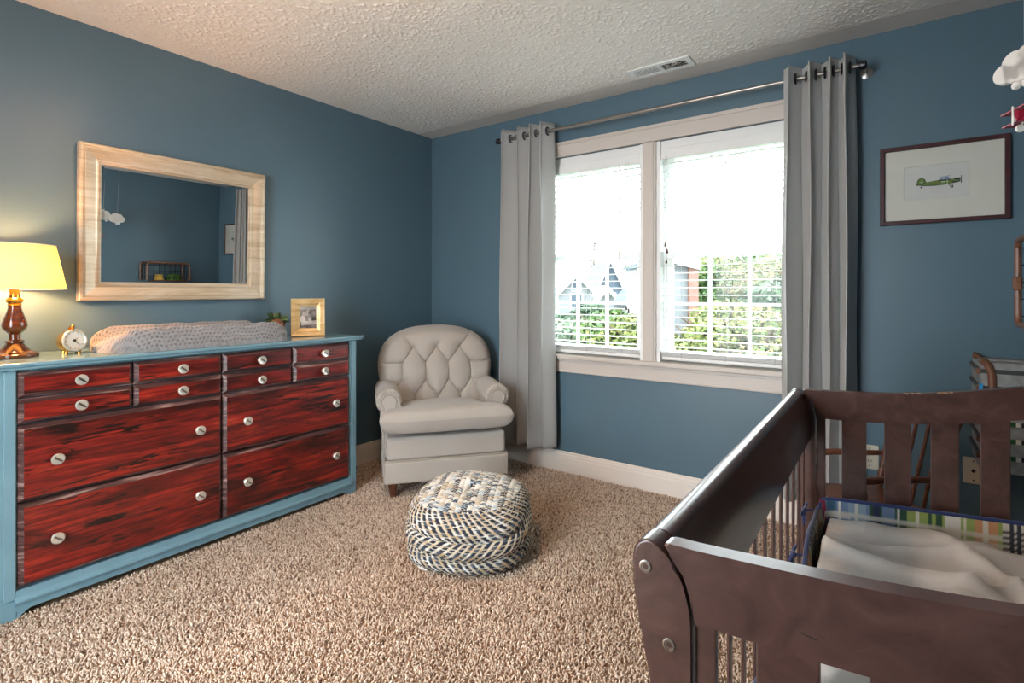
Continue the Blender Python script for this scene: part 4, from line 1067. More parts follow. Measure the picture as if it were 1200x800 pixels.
# ================================================================== crib
CY0, CY1 = -2.376, -.985                                    # outer faces of the two end panels
def crib():
    t = thing('crib', 'dark brown wooden crib with slatted ends, in front of the window wall', 'crib', (3.14, (CY0+CY1)/2, 0))
    W = MT['espresso']
    topz = lambda x: float(np.interp(x, [2.77, 2.86, 2.98, 3.05, 3.11, 3.2, 3.32, 3.42, 3.55], [.8685, .8735, .881, .888, .8955, .911, .936, .962, 1.0]))
    lowz = lambda x: float(np.interp(x, [2.80, 2.9, 3.0, 3.1, 3.2, 3.29, 3.4, 3.5], [.777, .7795, .787, .799, .816, .836, .864, .892]))
    outer = [(2.728, 0), (2.733, .06), (2.748, .20), (2.755, .40), (2.753, .58), (2.746, .68), (2.733, .745), (2.723, .80), (2.7195, .835), (2.7215, .852), (2.729, .864), (2.740, .8695), (2.750, .868), (2.757, .8630)]
    inner = [(2.765, .857), (2.773, .850), (2.780, .8415), (2.7855, .831), (2.7898, .8215), (2.793, .811), (2.7963, .798), (2.7985, .7855), (2.7997, .77), (2.800, .74), (2.800, .30), (2.795, .12), (2.785, 0)]
    post = outer+inner
    for ya, yb in ((CY0-.004, CY0+.040), (CY1-.040, CY1+.004)):
        bm = B(); prism(bm, post, XZ, ya, yb, .0045, 3); p = obj('front_post', bm, W, t)
        sgn = -1 if ya < -2 else 1; yf = ya if sgn < 0 else yb
        for bx, bz in ((2.7395, .832), (2.772, .738), (2.778, .30)):
            bm = B(); Mb = Matrix.Translation((bx, yf, bz)) @ Matrix.Rotation(-sgn*PI/2, 4, 'X')
            lathe(bm, [(.0085, -.001), (.0088, .0008), (.0068, .0011), (.006, .0002), (.0038, .0002), (.0032, -.0012), (0, -.0014)], 20, Mb); obj('bolt', bm, MT['rod_metal'], p)
    # end panels: swept top rail, wide slats, bottom rail
    xs = [2.803+k*(3.515-2.803)/24 for k in range(25)]
    for ya, yb in ((CY0, CY0+.026), (CY1-.026, CY1)):
        left = [(2.803, .777), (2.8028, .771), (2.8015, .7865), (2.7992, .799), (2.7958, .8125), (2.7925, .823), (2.788, .8335), (2.782, .8445), (2.7745, .8535), (2.766, .8605), (2.7625, .8655), (2.7655, .8685), (2.771, .8695), (2.785, .8702)]
        poly = left+[(x, topz(x)) for x in xs]+[(x, lowz(x)) for x in reversed(xs[1:])]
        bm = B(); prism(bm, poly, XZ, ya, yb, .003, 3); obj('top_rail', bm, W, t)
        bm = B(); box(bm, 2.802, 3.515, ya+.004, yb-.004, .24, .335, .004); obj('bottom_rail', bm, W, t)
        for x0, x1 in ((2.803, 2.829), (2.876, 2.944), (2.991, 3.061), (3.108, 3.175), (3.222, 3.288), (3.336, 3.402), (3.450, 3.515)):
            bm = B(); box(bm, x0, x1, ya+.006, yb-.006, .33, lowz((x0+x1)/2)+.014, .0025); obj('end_slat', bm, W, t)
        bm = B(); box(bm, 3.516, 3.556, ya-.004, yb+.006, 0, .995, .006); obj('back_post', bm, W, t)
    # worn chips along the far rail, a scratch on the near one
    TAN = pbr('bare_worn_wood', lin(196, 160, 122), .7, var=lin(170, 132, 98), vscale=200., bump=(200., .2, .001))
    for cx_, w_ in ((3.048, .008), (3.064, .005), (3.079, .007), (3.128, .006), (3.142, .010), (3.156, .005)):
        bm = B(); ellipsoid(bm, (cx_, CY1-.0255, topz(cx_)-.001), (w_, .0012, .0026), 2); obj('worn_chip', bm, TAN, t)
    bm = B(); tube(bm, [(2.925, CY0-.0002, .810), (2.942, CY0-.0002, .8075)], .0006, 5); obj('scratch', bm, MT['black'], t)
    # front: curved solid panel between the posts, bottom rail and thin slats
    y0, y1 = CY0+.041, CY1-.041
    pan = [(2.744, .70), (2.733, .745), (2.7235, .80), (2.720, .835), (2.7225, .852), (2.730, .862), (2.742, .868), (2.752, .868), (2.761, .863), (2.766, .856), (2.765, .846), (2.772, .835), (2.780, .81), (2.786, .785), (2.789, .75), (2.789, .712), (2.785, .702), (2.765, .699)]
    bm = B(); prism(bm, pan, XZ, y0, y1); obj('front_panel', bm, W, t, angle=50)
    bm = B(); box(bm, 2.757, 2.787, y0, y1, .23, .30, .004); obj('front_rail', bm, W, t)
    n = 12
    for k in range(n):
        y = y0+.058+(y1-y0-.116)*k/(n-1); bm = B(); box(bm, 2.769, 2.776, y-.010, y+.010, .295, .706, .003); obj('front_slat', bm, W, t)
    bm = B(); box(bm, 3.522, 3.55, y0-.006, y1+.006, .88, .97, .005); obj('back_rail', bm, W, t)
    bm = B(); box(bm, 3.522, 3.55, y0-.006, y1+.006, .23, .30, .005); obj('back_bottom_rail', bm, W, t)
    for k in range(n):
        y = y0+.058+(y1-y0-.116)*k/(n-1); bm = B(); box(bm, 3.528, 3.544, y-.021, y+.021, .295, .885, .003); obj('back_slat', bm, W, t)
    bm = B(); box(bm, 2.80, 3.52, CY0+.036, CY1-.036, .275, .305, .003)
    obj('mattress_board', bm, W, t)
crib()

def mattress():
    xa, xb, ya, yb, za, zb = 2.846, 3.508, -2.325, -1.078, .306, .462
    t = thing('crib_mattress', 'crib mattress under a rumpled ivory fitted sheet', 'mattress', ((xa+xb)/2, (ya+yb)/2, za))
    bm = B(); box(bm, xa+.008, xb-.008, ya+.008, yb-.008, za, zb-.02, .02, 3); obj('mattress_core', bm, MT['felt_white'], t)
    nu, nv = 260, 420; r = np.random.default_rng(21)
    u = np.linspace(-1, 1, nu)[None, :]; v = np.linspace(-1, 1, nv)[:, None]
    # pillow-shaped top dropping down the sides
    fu = np.clip((np.abs(u)-.93)/.07, 0, 1); fv = np.clip((np.abs(v)-.965)/.035, 0, 1)
    drop = np.maximum(fu, fv)
    X = (xa+xb)/2+(xb-xa)/2*np.sign(u)*np.minimum(np.abs(u), .95)/.95+0*v; Y = (ya+yb)/2+(yb-ya)/2*np.sign(v)*np.minimum(np.abs(v), .975)/.975+0*u
    x, y = X-xa, Y-yb
    fold = .010*np.exp(-((x*.72+y*.70-.16-.03*np.sin(9*x))/.030)**2)+.012*np.exp(-((x*.35+y*.94+.22-.04*np.sin(6*x))/.028)**2)+.012*np.exp(-((x*.86-y*.5-.62+.03*np.sin(8*y))/.035)**2)
    for cx_, cy_, ang, wd, am in ((.18, -.16, .5, .018, .011), (.32, -.30, -.5, .016, .010), (.46, -.14, .9, .016, .012), (.12, -.42, .2, .02, .010), (.55, -.36, -.9, .018, .010), (.40, -.52, .35, .02, .010), (.25, -.70, -.25, .02, .009), (.5, -.75, .6, .02, .010)):
        c_, s_ = math.cos(ang), math.sin(ang); al = (x-cx_)*c_+(y-cy_)*s_; ac = -(x-cx_)*s_+(y-cy_)*c_+.05*np.sin(7*al+cx_*30)*.5
        fold += am*np.exp(-(np.abs(ac)/wd)**1.3)*np.exp(-(al/.2)**2)
    fold += .008*np.exp(-((x*.2+y*.98+.52)/.03)**2)+.010*np.exp(-((x*.95-y*.3-.35+.05*np.sin(5*y))/.04)**2)
    big = smooth_field(nv, nu, 26, r)*.006+smooth_field(nv, nu, 9, r)*.0022
    ridge = .034*(.8+.5*np.clip(x/.6, 0, 1))*np.exp(-((y+.05)/.06)**2)*(.65+.35*np.sin(7*x+.5))*np.clip(x/.1, 0, 1)
    Z = zb+.006+(1.7*fold+big+ridge)*(1-drop)-drop**2*.10
    Z = np.maximum(Z, zb-.10)
    npobj('fitted_sheet', np.stack([X, Y, Z], -1).reshape(-1, 3), gridF(nu, nv), MT['sheet'], t, smooth=True)
mattress()

def bumper():
    t = thing('crib_bumper', 'navy piped patchwork plaid bumper pad lining the inside of the crib', 'bumper pad', (2.84, -1.05, .31))
    # centre line: along the front slats to the far corner, then along the far end
    path = [(2.815, -2.22), (2.817, -1.95), (2.826, -1.62), (2.815, -1.32), (2.813, -1.12)]
    for k in range(1, 6): a = PI-k*PI/12; path.append((2.853+.04*math.cos(a), -1.087+.04*math.sin(a)))
    path += [(2.87, -1.046), (3.0, -1.043), (3.2, -1.047), (3.35, -1.043), (3.508, -1.046)]
    pts = np.array(path); sd = np.r_[0, np.cumsum(np.hypot(*np.diff(pts, axis=0).T))]
    n = 620; s = np.linspace(0, sd[-1], n); cx = np.interp(s, sd, pts[:, 0]); cy = np.interp(s, sd, pts[:, 1])
    ker = np.ones(15)/15; cx = np.convolve(np.pad(cx, 7, mode='edge'), ker, 'valid'); cy = np.convolve(np.pad(cy, 7, mode='edge'), ker, 'valid')
    tx, ty = np.gradient(cx), np.gradient(cy); ln = np.hypot(tx, ty); nx, ny = ty/ln, -tx/ln       # towards the inside
    corner = sd[6]
    top = np.where(s > corner, .520+.045*np.clip((s-corner)/.6, 0, 1), .505-.05*np.exp(-((s-.62)/.25)**2)+.012*np.sin(16*s))
    m = 72; q = np.linspace(0, 1, m, endpoint=False)
    prof = [(0.0, 0.0)]
    th = .011; zb = .308
    w = np.where(q < .45, 1, np.where(q < .5, 1-(q-.45)/.05*2, np.where(q < .95, -1, -1+(q-.95)/.05*2)))
    hz = np.where(q < .45, q/.45, np.where(q < .5, 1, np.where(q < .95, 1-(q-.5)/.45, 0)))
    puff = np.sin(PI*hz)**.4
    rr = np.random.default_rng(2); f = smooth_field(n, m, 6, rr)*.0016
    W_ = (w*th*(.35+.75*puff))[None, :]+f*(w > 0)
    X = cx[:, None]+nx[:, None]*W_; Y = cy[:, None]+ny[:, None]*W_; Z = zb+(top[:, None]-zb)*hz[None, :]
    # patchwork plaid
    S = s[:, None]+0*Z; Hh = top[:, None]-Z+0*S
    cols = {k: np.array(lin(*v)) for k, v in dict(teal=(58, 104, 132), blue=(116, 138, 172), sky=(148, 170, 190), red=(150, 40, 74), white=(226, 222, 212), green=(44, 84, 62), lime=(150, 172, 92), navy=(44, 52, 86), orange=(206, 150, 104), cream=(220, 212, 196), black=(50, 50, 62)).items()}
    col = np.zeros(Z.shape+(3,)); pw = .155
    so = S-corner+.012; pid = np.floor(so/pw).astype(int); fu = (so/pw) % 1
    pals = [('blue', 'teal', 'red', 'sky', 'white'), ('green', 'blue', 'navy', 'lime', 'white'), ('lime', 'white', 'green', 'orange', 'cream'), ('cream', 'black', 'navy', 'white', 'black'), ('cream', 'cream', 'sky', 'white', 'orange')]
    for p in range(pid.min(), pid.max()+1):
        A = [cols[c] for c in pals[p % 5]]; msk = pid == p
        c = np.broadcast_to(A[0], col.shape).copy()
        vs = lambda lo, hi: (fu > lo) & (fu < hi); hs = lambda lo, hi: (Hh > lo) & (Hh < hi)
        c[vs(.05, .16)] = A[2]; c[vs(.2, .42)] = A[1]; c[vs(.46, .50)] = A[4]; c[vs(.62, .94)] = A[3]; c[vs(.74, .80)] = A[4]
        for lo, hi, k, o in ((.035, .05, 4, .8), (.058, .085, 1, .6), (.095, .103, 3, .8), (.12, .145, 2, .5)):
            mm = hs(lo, hi); c[mm] = c[mm]*(1-o)+A[k]*o
        if p % 5 == 3:
            c[:] = A[0]
            for lo in (.1, .2, .3, .62, .72, .82): mm = vs(lo, lo+.05); c[mm] = A[1]
            mm = vs(.42, .58); c[mm] = c[mm]*.3+A[2]*.7
            for lo in (.022, .038, .054, .07, .1): mm = hs(lo, lo+.006); c[mm] = A[1]
        if p % 5 == 4 and p > 0: c[hs(0, .04)] = A[0]
        col[msk] = c[msk]*.66
    npobj('bumper_panel', np.stack([X, Y, Z], -1).reshape(-1, 3), gridF(m, n, True), MT['plaid'], t, smooth=True, col=col.reshape(-1, 3))
    bm = B(); tube(bm, [(cx[i], cy[i], top[i]+.002) for i in range(0, n, 6)], .0062, 8); 
    obj('navy_piping', bm, MT['navy'], t)
    for yy, zz in ((-1.375, .455), (-2.13, .50), (-1.13, .50)):
        bm = B(); xx = 2.785
        for sg in (-1, 1):
            lp = [(xx, yy, zz)]+[(xx-.004+.006*math.sin(a), yy+sg*(.022-.022*math.cos(a)), zz+.012*math.sin(a)+.004) for a in np.linspace(.3, 2*PI-.3, 12)]+[(xx, yy, zz)]
            tube(bm, lp, .0035, 6)
            tube(bm, [(xx, yy, zz), (xx-.006, yy+sg*.012, zz-.02), (xx-.002, yy+sg*.02, zz-.045)], [.0035, .0035, .003], 6)
        ellipsoid(bm, (xx, yy, zz), (.007, .007, .007), 2); tube(bm, [(xx, yy, zz), (2.806, yy, zz+.006)], .0035, 6)
        obj('tie_bow', bm, MT['navy'], t)
bumper()

# ================================================================== child's rocking chair behind the crib
def rocking_chair():
    org = Vector((2.93, -.565, 0)); ang = math.radians(-55)          # local -y is where it faces
    t = thing('rocking_chair', 'small reddish brown spindle rocking chair half hidden between crib and window wall', 'rocking chair', tuple(org), ang)
    Wd = MT['maple']; K = dict(local=True)
    def turned(p0, p1, r, n=7, name='spindle', beads=True):
        p0, p1 = Vector(p0), Vector(p1); pts = []; rs = []
        N = 40
        for k in range(N+1):
            f = k/N; pts.append(p0.lerp(p1, f)); rs.append(r*(.72+.28*abs(math.sin(PI*f*n))**.6) if beads else r)
        bm = B(); tube(bm, pts, rs, 12); return obj(name, bm, Wd, t, **K)
    sz, sw, sd = .385, .165, .165
    bm = B(); prism(bm, [(-sw-.01, -sd-.02), (sw+.01, -sd-.02), (sw+.02, -.05), (sw, sd), (-sw, sd), (-sw-.02, -.05)], XY, sz-.022, sz, .008, 3); obj('seat', bm, Wd, t, **K)
    lean = .085
    for sx in (-1, 1):
        turned((sx*(sw-.02), sd-.02, sz-.004), (sx*(sw-.005), sd-.02+lean, .745), .0135, 9, 'back_post')
        turned((sx*(sw-.015), -.10, sz-.004), (sx*(sw+.005), -.125, .515), .012, 4, 'arm_post'); turned((sx*(sw-.012), .03, sz-.004), (sx*(sw+.004), .03, .515), .009, 4, 'arm_spindle')
        bm = B(); tube(bm, [(sx*(sw-.004), sd+.018, .522), (sx*(sw+.004), .03, .524), (sx*(sw+.008), -.10, .522), (sx*(sw+.008), -.165, .512)], [.010, .013, .014, .012], 10); obj('armrest', bm, Wd, t, **K)
        turned((sx*(sw-.03), -.11, .035), (sx*(sw-.03), -.115, sz-.015), .013, 3, 'leg'); turned((sx*(sw-.03), .11, .035), (sx*(sw-.03), .11, sz-.015), .013, 3, 'leg')
        bm = B(); pts = [(sx*(sw-.03), y, .014+.35*(y+.01)**2) for y in np.linspace(-.26, .27, 21)]; tube(bm, pts, .0125, 8); obj('rocker', bm, Wd, t, **K)
    for k in range(4):
        x = -.09+.06*k; turned((x, sd-.015, sz-.004), (x*1.05, sd-.015+lean*.98, .745), .0075, 6)
    bm = B(); prism(bm, [(-sw-.025, .735), (sw+.025, .735), (sw+.034, .75), (sw+.026, .775), (.07, .80), (-.07, .80), (-sw-.026, .775), (-sw-.034, .75)], lambda u, v, w: (u, w+(v-.335)/(.365)*lean+sd-.02, v), -.010, .010, .006, 2); obj('crest_rail', bm, Wd, t, **K)
    bm = B(); tube(bm, [(-sw+.03, -.11, .13), (sw-.03, -.11, .13)], .009, 8); obj('stretcher', bm, Wd, t, **K)
rocking_chair()

# ------------------------------------------------------------------ wall plates
def plate(name, label, cat, x, z, kind):
    t = thing(name, label, cat, (x, 0, z))
    bm = B(); box(bm, x-.036, x+.036, -.006, 0, z-.058, z+.058, .003); obj('cover_plate', bm, MT['plate'], t, smooth=False)
    bm = B()
    for dz in (-.042, .042): lathe(bm, [(0, -.0005), (.003, 0), (.0032, .001), (0, .0018)], 10, Matrix.Translation((x, -.006, z+dz)) @ Matrix.Rotation(PI/2, 4, 'X'))
    obj('plate_screw', bm, MT['dark_metal'], t)
    bm = B()
    if kind == 'jack': lathe(bm, [(.0075, 0), (.0075, .004), (.005, .005), (.003, .003), (0, .003)], 16, Matrix.Translation((x, -.006, z)) @ Matrix.Rotation(PI/2, 4, 'X')); obj('cable_jack', bm, MT['black'], t)
    else:
        for dz in (-.02, .02): box(bm, x-.016, x+.016, -.008, -.006, z+dz-.014, z+dz+.014, .001)
        obj('outlet_socket', bm, MT['plate'], t, smooth=False)
        bm = B()
        for dz in (-.02, .02):
            for dx in (-.006, .006): box(bm, x+dx-.0012, x+dx+.0012, -.0084, -.0078, z+dz-.003, z+dz+.007)
        obj('socket_slot', bm, MT['black'], t, smooth=False)
plate('cable_wall_plate', 'ivory cable jack plate on the blue wall, seen between the crib end slats', 'wall plate', 3.302, .42, 'jack')
plate('power_outlet', 'ivory power outlet on the blue wall behind the rocking chair', 'power outlet', 2.925, .412, 'power')

# ------------------------------------------------------------------ corner bin with banded grey boards
def corner_bin():
    x0, x1, y0, y1, z0, z1 = 3.292, 3.55, -.30, -.004, .503, .93
    t = thing('corner_bin', 'grey slatted bin with charcoal bands and bent brown rails behind the crib', 'storage bin', ((x0+x1)/2, y1, z0))
    GR = pbr('weathered_grey_board', lin(164, 168, 168), .7, var=lin(132, 136, 136), vscale=24., bump=(60., .3, .003))
    n = 6; hh = (z1-z0-.03)/n; BD = pbr('charcoal_band', lin(58, 62, 64), .6, bump=(80., .1, .001))
    for k in range(n):
        za = z0+k*hh; bm = B()
        box(bm, x0+.004, x1-.004, y0, y0+.012, za+.002, za+hh-.012, .002); box(bm, x0+.004, x0+.016, y0+.012, y1, za+.002, za+hh-.012, .002); box(bm, x1-.016, x1-.004, y0+.012, y1, za+.002, za+hh-.012, .002); box(bm, x0+.016, x1-.016, y1-.012, y1, za+.002, za+hh-.012, .002)
        obj('grey_board', bm, GR, t, smooth=False)
        bm = B(); box(bm, x0-.003, x1, y0-.003, y0+.004, za+hh-.014, za+hh+.002, .002); box(bm, x0-.003, x0+.006, y0-.003, y1, za+hh-.014, za+hh+.002, .002)
        bd = obj('dark_band', bm, BD, t, smooth=False)
        bm = B(); box(bm, x0-.010, x0+.004, y0-.006, y0+.014, za+hh-.018, za+hh+.004, .003); obj('band_end', bm, MT['copper'], bd)
        if k < n-1:
            bm = B(); box(bm, 3.372, 3.396, y0-.008, y0-.002, za+hh-.013, za+hh+.002, .001); obj('green_patch', bm, pbr('green_cloth_patch_%d' % k, lin(30, 92, 54), .8, bump=(200., .2, .001)), bd, smooth=False)
            bm = B(); box(bm, 3.397, 3.412, y0-.008, y0-.002, za+hh-.014, za+hh+.004, .001); obj('white_patch', bm, MT['cream'], bd, smooth=False)
    bm = B(); box(bm, x0+.006, x1-.006, y0+.004, y1-.003, z1-.04, z1-.012)
    for q in range(4): ya = y0+.01+q*(y1-y0-.01)/4; box(bm, x0+.02, x1-.004, ya, ya+.062, z1-.013, z1-.003-.004*(q % 2), .003)
    obj('grey_lid', bm, GR, t, smooth=False)
    bm = B(); box(bm, x0+.004, x1-.004, y0+.002, y1-.002, z0, z0+.008); obj('bin_floor', bm, GR, t, smooth=False)
    for yy, w in ((y0+.004, .014), (y1-.05, .012)):
        pts = [(x0+.038, yy, z0+.02), (x0+.038, yy, z1-.07)]+[(x0+.038-.035*(1-math.cos(a)), yy+.0*a, z1-.07+.075*math.sin(a)) for a in np.linspace(.2, PI/2, 8)]
        bm = B(); tube(bm, pts, w, 10); obj('bent_rail', bm, MT['copper'], t)
    bm = B(); box(bm, x0-.002, x0+.010, y0-.007, y0-.002, z1-.155, z1-.085, .001); obj('blue_tag', bm, pbr('bright_blue_tag', lin(40, 150, 214), .6, bump=(100., .1, .001)), t, smooth=False)
corner_bin()

# ------------------------------------------------------------------ wire basket shelf on the right wall and what it holds
def wall_basket():
    x0, x1, ya, yb, za, zb = 3.388, RW-.001, -.815, -.402, 1.086, 1.396
    t = thing('wall_basket', 'black wire wall basket with a brown wooden rim, on the wall above the crib', 'wall basket', (x1, (ya+yb)/2, za))
    for nm, xx in (('front_rim', x0), ('back_rim', x1-.012)):
        c = .035; pts = []
        for cy, cz, a0 in ((yb-c, zb-c, 0), (ya+c, zb-c, 90), (ya+c, za+c, 180), (yb-c, za+c, 270)):
            for k in range(7): a = math.radians(a0+k*15); pts.append((xx, cy+c*math.cos(a), cz+c*math.sin(a)))
        bm = B(); tube(bm, pts, .0105, 10, closed=True); obj(nm, bm, MT['copper'], t)
    bm = B(); r = .0025
    for k in range(8):
        y = ya+.02+(yb-ya-.04)*k/7
        tube(bm, [(x1-.008, y, zb-.004), (x1-.008, y, za+.004), (x0+.004, y, za+.004)], r, 6); tube(bm, [(x1-.008, y, zb-.004), (x0+.004, y, zb-.004)], r, 6)
    for k in range(5):
        z = za+.03+(zb-za-.06)*k/4; tube(bm, [(x0+.004, ya+.002, z), (x1-.008, ya+.002, z), (x1-.008, yb-.002, z), (x0+.004, yb-.002, z)], r, 6)
    for k in range(4):
        x = x0+.02+(x1-x0-.04)*k/3
        for y in (ya+.002, yb-.002): tube(bm, [(x, y, za+.004), (x, y, zb-.004)], r, 6)
        tube(bm, [(x, ya, za+.004), (x, yb, za+.004)], r, 6)
    obj('wire_grid', bm, MT['black_wire'], t)
    bm = B(); box(bm, x0-.014, x0+.012, yb-.014, yb+.012, 1.212, 1.262, .006, 3); obj('wooden_bracket', bm, MT['copper'], t)
    zf = za+.0065
    c = Vector((3.47, -.53, zf)); g = thing('small_plant', 'small leafy green plant in the wire wall basket', 'potted plant', tuple(c))
    bm = B(); lathe(bm, [(0, 0), (.035, 0), (.046, .07), (.048, .085), (.043, .085), (.040, .07), (0, .068)], 24, Matrix.Translation(c)); obj('pot', bm, MT['plate'], g)
    V, F, col = leaves_mesh(420, [((c.x, c.y, c.z+.13), np.array((.055, .075, .055)))], .017, [lin(72, 116, 48), lin(104, 150, 66), lin(52, 92, 42)], np.random.default_rng(5), 1.); npobj('leaves', V, F, MT['leaf'], g, col=col)
    c = Vector((3.47, -.675, zf)); g = thing('yellow_jar', 'yellow lidded jar in the wire wall basket', 'jar', tuple(c))
    bm = B(); lathe(bm, [(0, 0), (.036, 0), (.042, .02), (.044, .12), (.040, .145), (.034, .15), (.034, .165), (.038, .168), (.038, .175), (0, .178)], 28, Matrix.Translation(c)); obj('jar_body', bm, pbr('yellow_glaze', lin(214, 178, 70), .35, bump=(40., .03, .001)), g)
    c = Vector((3.44, -.436, zf)); g = thing('white_box', 'small white box at the end of the wire wall basket', 'box', tuple(c))
    bm = B(); box(bm, c.x-.035, c.x+.035, c.y-.022, c.y+.022, zf, zf+.06, .004); b_ = obj('box_body', bm, MT['felt_white'], g, smooth=False)
    bm = B(); box(bm, c.x-.037, c.x+.037, c.y-.024, c.y+.024, zf+.058, zf+.074, .004); obj('box_lid', bm, MT['vinyl'], g, smooth=False)
wall_basket()

# ------------------------------------------------------------------ cloud and airplane mobile over the crib
def mobile():
    c = Vector((3.30, -1.22, H)); t = thing('crib_mobile', 'hanging baby mobile with white clouds and a raspberry red airplane over the crib', 'mobile', tuple(c))
    bm = B(); lathe(bm, [(0, 0), (.03, -.002), (.028, -.012), (.006, -.02), (0, -.021)], 20, Matrix.Translation(c)); tube(bm, [c+Vector((0, 0, -.018)), c+Vector((0, 0, -.035))], .0012, 5)
    obj('ceiling_hook', bm, MT['felt_white'], t)
    bm = B(); zr = H-.045; R = .12
    tube(bm, [(c.x+R*math.cos(a*PI/20), c.y+R*math.sin(a*PI/20), zr) for a in range(40)], .007, 8, closed=True); obj('hoop', bm, MT['felt_white'], t)
    bm = B()
    for k in range(3): a = k*2.094+.3; tube(bm, [c+Vector((0, 0, -.03)), (c.x+R*math.cos(a), c.y+R*math.sin(a), zr)], .001, 5)
    obj('hanger_strings', bm, MT['string'], t)
    def cloud(p, s, rz, drop=True):
        M = Matrix.Translation(p) @ Matrix.Rotation(rz, 4, 'Z')
        bm = B()
        for x, z, r_ in ((-.042, -.006, .027), (-.018, .016, .031), (.016, .022, .034), (.046, .0, .028), (.0, -.010, .030), (.022, -.012, .026), (-.022, -.012, .024)):
            for k in (0,):
                lathe(bm, [(0, -.010), (r_*.86, -.010), (r_*.97, -.006), (r_, 0), (r_*.97, .006), (r_*.86, .010), (0, .010)], 28, M @ Matrix.Diagonal((s, s, s, 1)) @ Matrix.Translation((x, 0, z)) @ Matrix.Rotation(PI/2, 4, 'X'))
        o = obj('cloud', bm, MT['felt_white'], t)
        if drop:
            bm = B()
            for x in (-.018, .004): ellipsoid(bm, (x, 0, -.044), (.0105, .009, .0105), 2, M @ Matrix.Diagonal((s, s, s, 1)))
            obj('pompom', bm, MT['vinyl'], o)
        bm = B(); top = p+Vector((0, 0, .035*s)); d = Vector((p.x-c.x, p.y-c.y, 0)); q = c+d.normalized()*R if d.length > .01 else c.copy(); q.z = zr
        tube(bm, [top, q], .0010, 5); obj('cloud_string', bm, MT['string'], o)
    yaw = YAW
    cloud(Vector((3.300, -1.115, 1.812)), 1.05, -.72)
    cloud(Vector((3.405, -1.19, 1.84)), 1.05, -.85)
    cloud(Vector((3.372, -1.34, 1.845)), .96, 1.1)
    # biplane
    p = Vector((3.292, -1.32, 1.628)); Ma = Matrix.Translation(p) @ Matrix.Diagonal((.88, .88, .88, 1)) @ Matrix.Rotation(math.radians(200), 4, 'Z')
    a_ = None
    bm = B(); lathe(bm, [(0, -.055), (.006, -.052), (.010, -.03), (.016, 0), (.018, .03), (.015, .048), (0, .052)], 18, Ma @ Matrix.Rotation(PI/2, 4, 'Y')); body = obj('airplane', bm, MT['red_lacquer'], t)
    bm = B(); box(bm, .004, .040, -.085, .085, .022, .027, .002, M=Ma); box(bm, .004, .040, -.078, .078, -.014, -.009, .002, M=Ma); obj('wing', bm, MT['red_lacquer'], body)
    bm = B(); box(bm, -.058, -.040, -.032, .032, .002, .006, .0015, M=Ma); box(bm, -.060, -.040, -.002, .002, .0, .03, .0015, M=Ma); obj('tail', bm, MT['red_lacquer'], body)
    bm = B()
    for y in (-.06, -.02, .02, .06): tube(bm, [Ma @ Vector((.022, y, -.010)), Ma @ Vector((.022, y, .024))], .0018, 6)
    box(bm, .053, .056, -.003, .003, -.026, .026, .001, M=Ma); obj('strut', bm, MT['felt_white'], body)
    bm = B()
    for y in (-.022, .022): lathe(bm, [(0, -.004), (.010, -.004), (.011, 0), (.010, .004), (0, .004)], 16, Ma @ Matrix.Translation((.026, y, -.030)) @ Matrix.Rotation(PI/2, 4, 'X')); tube(bm, [Ma @ Vector((.026, y, -.028)), Ma @ Vector((.022, y*.6, -.010))], .0016, 6)
    obj('wheel', bm, MT['felt_white'], body)
    bm = B(); tube(bm, [p+Vector((0, 0, .025)), (p.x+(c.x-p.x)*.1, p.y, zr-.0)], .001, 5)
    q = Vector((c.x, c.y, zr)); d = Vector((p.x-c.x, p.y-c.y, 0)).normalized()*R; bm.free(); bm = B(); tube(bm, [p+Vector((0, 0, .025)), q+d], .001, 5); obj('airplane_string', bm, MT['string'], body)
mobile()

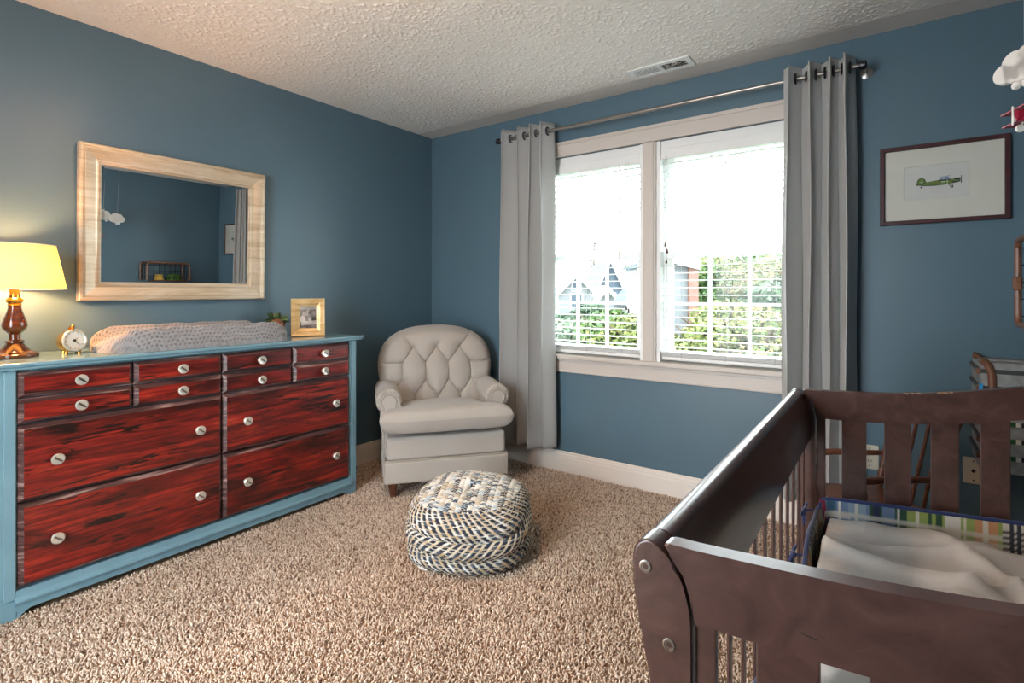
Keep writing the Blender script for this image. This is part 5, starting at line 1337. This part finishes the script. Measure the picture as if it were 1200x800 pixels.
# ================================================================== light, sky, camera
wd = bpy.data.worlds.new('overcast'); bpy.context.scene.world = wd; wd.use_nodes = True
bgn = wd.node_tree.nodes['Background']; bgn.inputs[0].default_value = (.86, .95, 1., 1); bgn.inputs[1].default_value = SKY
def area(name, loc, rot, sx, sy, e, col, portal=False):
    L = bpy.data.lights.new(name, 'AREA'); L.shape = 'RECTANGLE'; L.size = sx; L.size_y = sy; L.energy = e; L.color = col
    o = bpy.data.objects.new(name, L); C.objects.link(o); o.location = loc; o.rotation_euler = rot
    if portal: L.cycles.is_portal = True
    return o
area('window_portal', (1.83, .19, 1.45), (-PI/2, 0, 0), 1.66, 1.34, 1, (1, 1, 1), True)
area('added_fill_light', (1.62, -4.6, 1.9), (math.radians(80), 0, 0), 1.2, 1.4, FILL, (1., .97, .94))  # unseen fill light, added behind the camera to brighten the room
area('ceiling_lamp_light', (1.62, -2.05, H-.13), (0, 0, 0), .26, .26, CEIL, (1., .62, .36)).data.shape = 'DISK'
L = bpy.data.lights.new('ceiling_lamp_glow', 'POINT'); L.energy = CGLOW; L.color = (1., .55, .27); L.shadow_soft_size = .09
o = bpy.data.objects.new('ceiling_lamp_glow', L); C.objects.link(o); o.location = (1.62, -2.05, H-.22)

cd = bpy.data.cameras.new('camera'); co = bpy.data.objects.new('camera', cd); C.objects.link(co)
co.location = CAM; co.rotation_euler = (PI/2, 0, YAW)
cd.sensor_width = 36; cd.lens = 36*FPX/1200; cd.shift_y = -(400-HOR)/1200; cd.clip_start = .02; cd.clip_end = 400
sc = bpy.context.scene; sc.camera = co
sc.view_settings.view_transform = 'Standard'; sc.view_settings.look = 'None'; sc.view_settings.gamma = 1; sc.view_settings.exposure = EXPO
try: sc.view_settings.use_curve_mapping = False
except Exception: pass
sc.cycles.use_denoising = True
try: sc.cycles.denoiser = 'OPENIMAGEDENOISE'
except Exception: pass
sc.cycles.max_bounces = 10; sc.cycles.diffuse_bounces = 5; sc.cycles.transparent_max_bounces = 24
sc.cycles.sample_clamp_indirect = 6; sc.cycles.caustics_reflective = False; sc.cycles.caustics_refractive = False
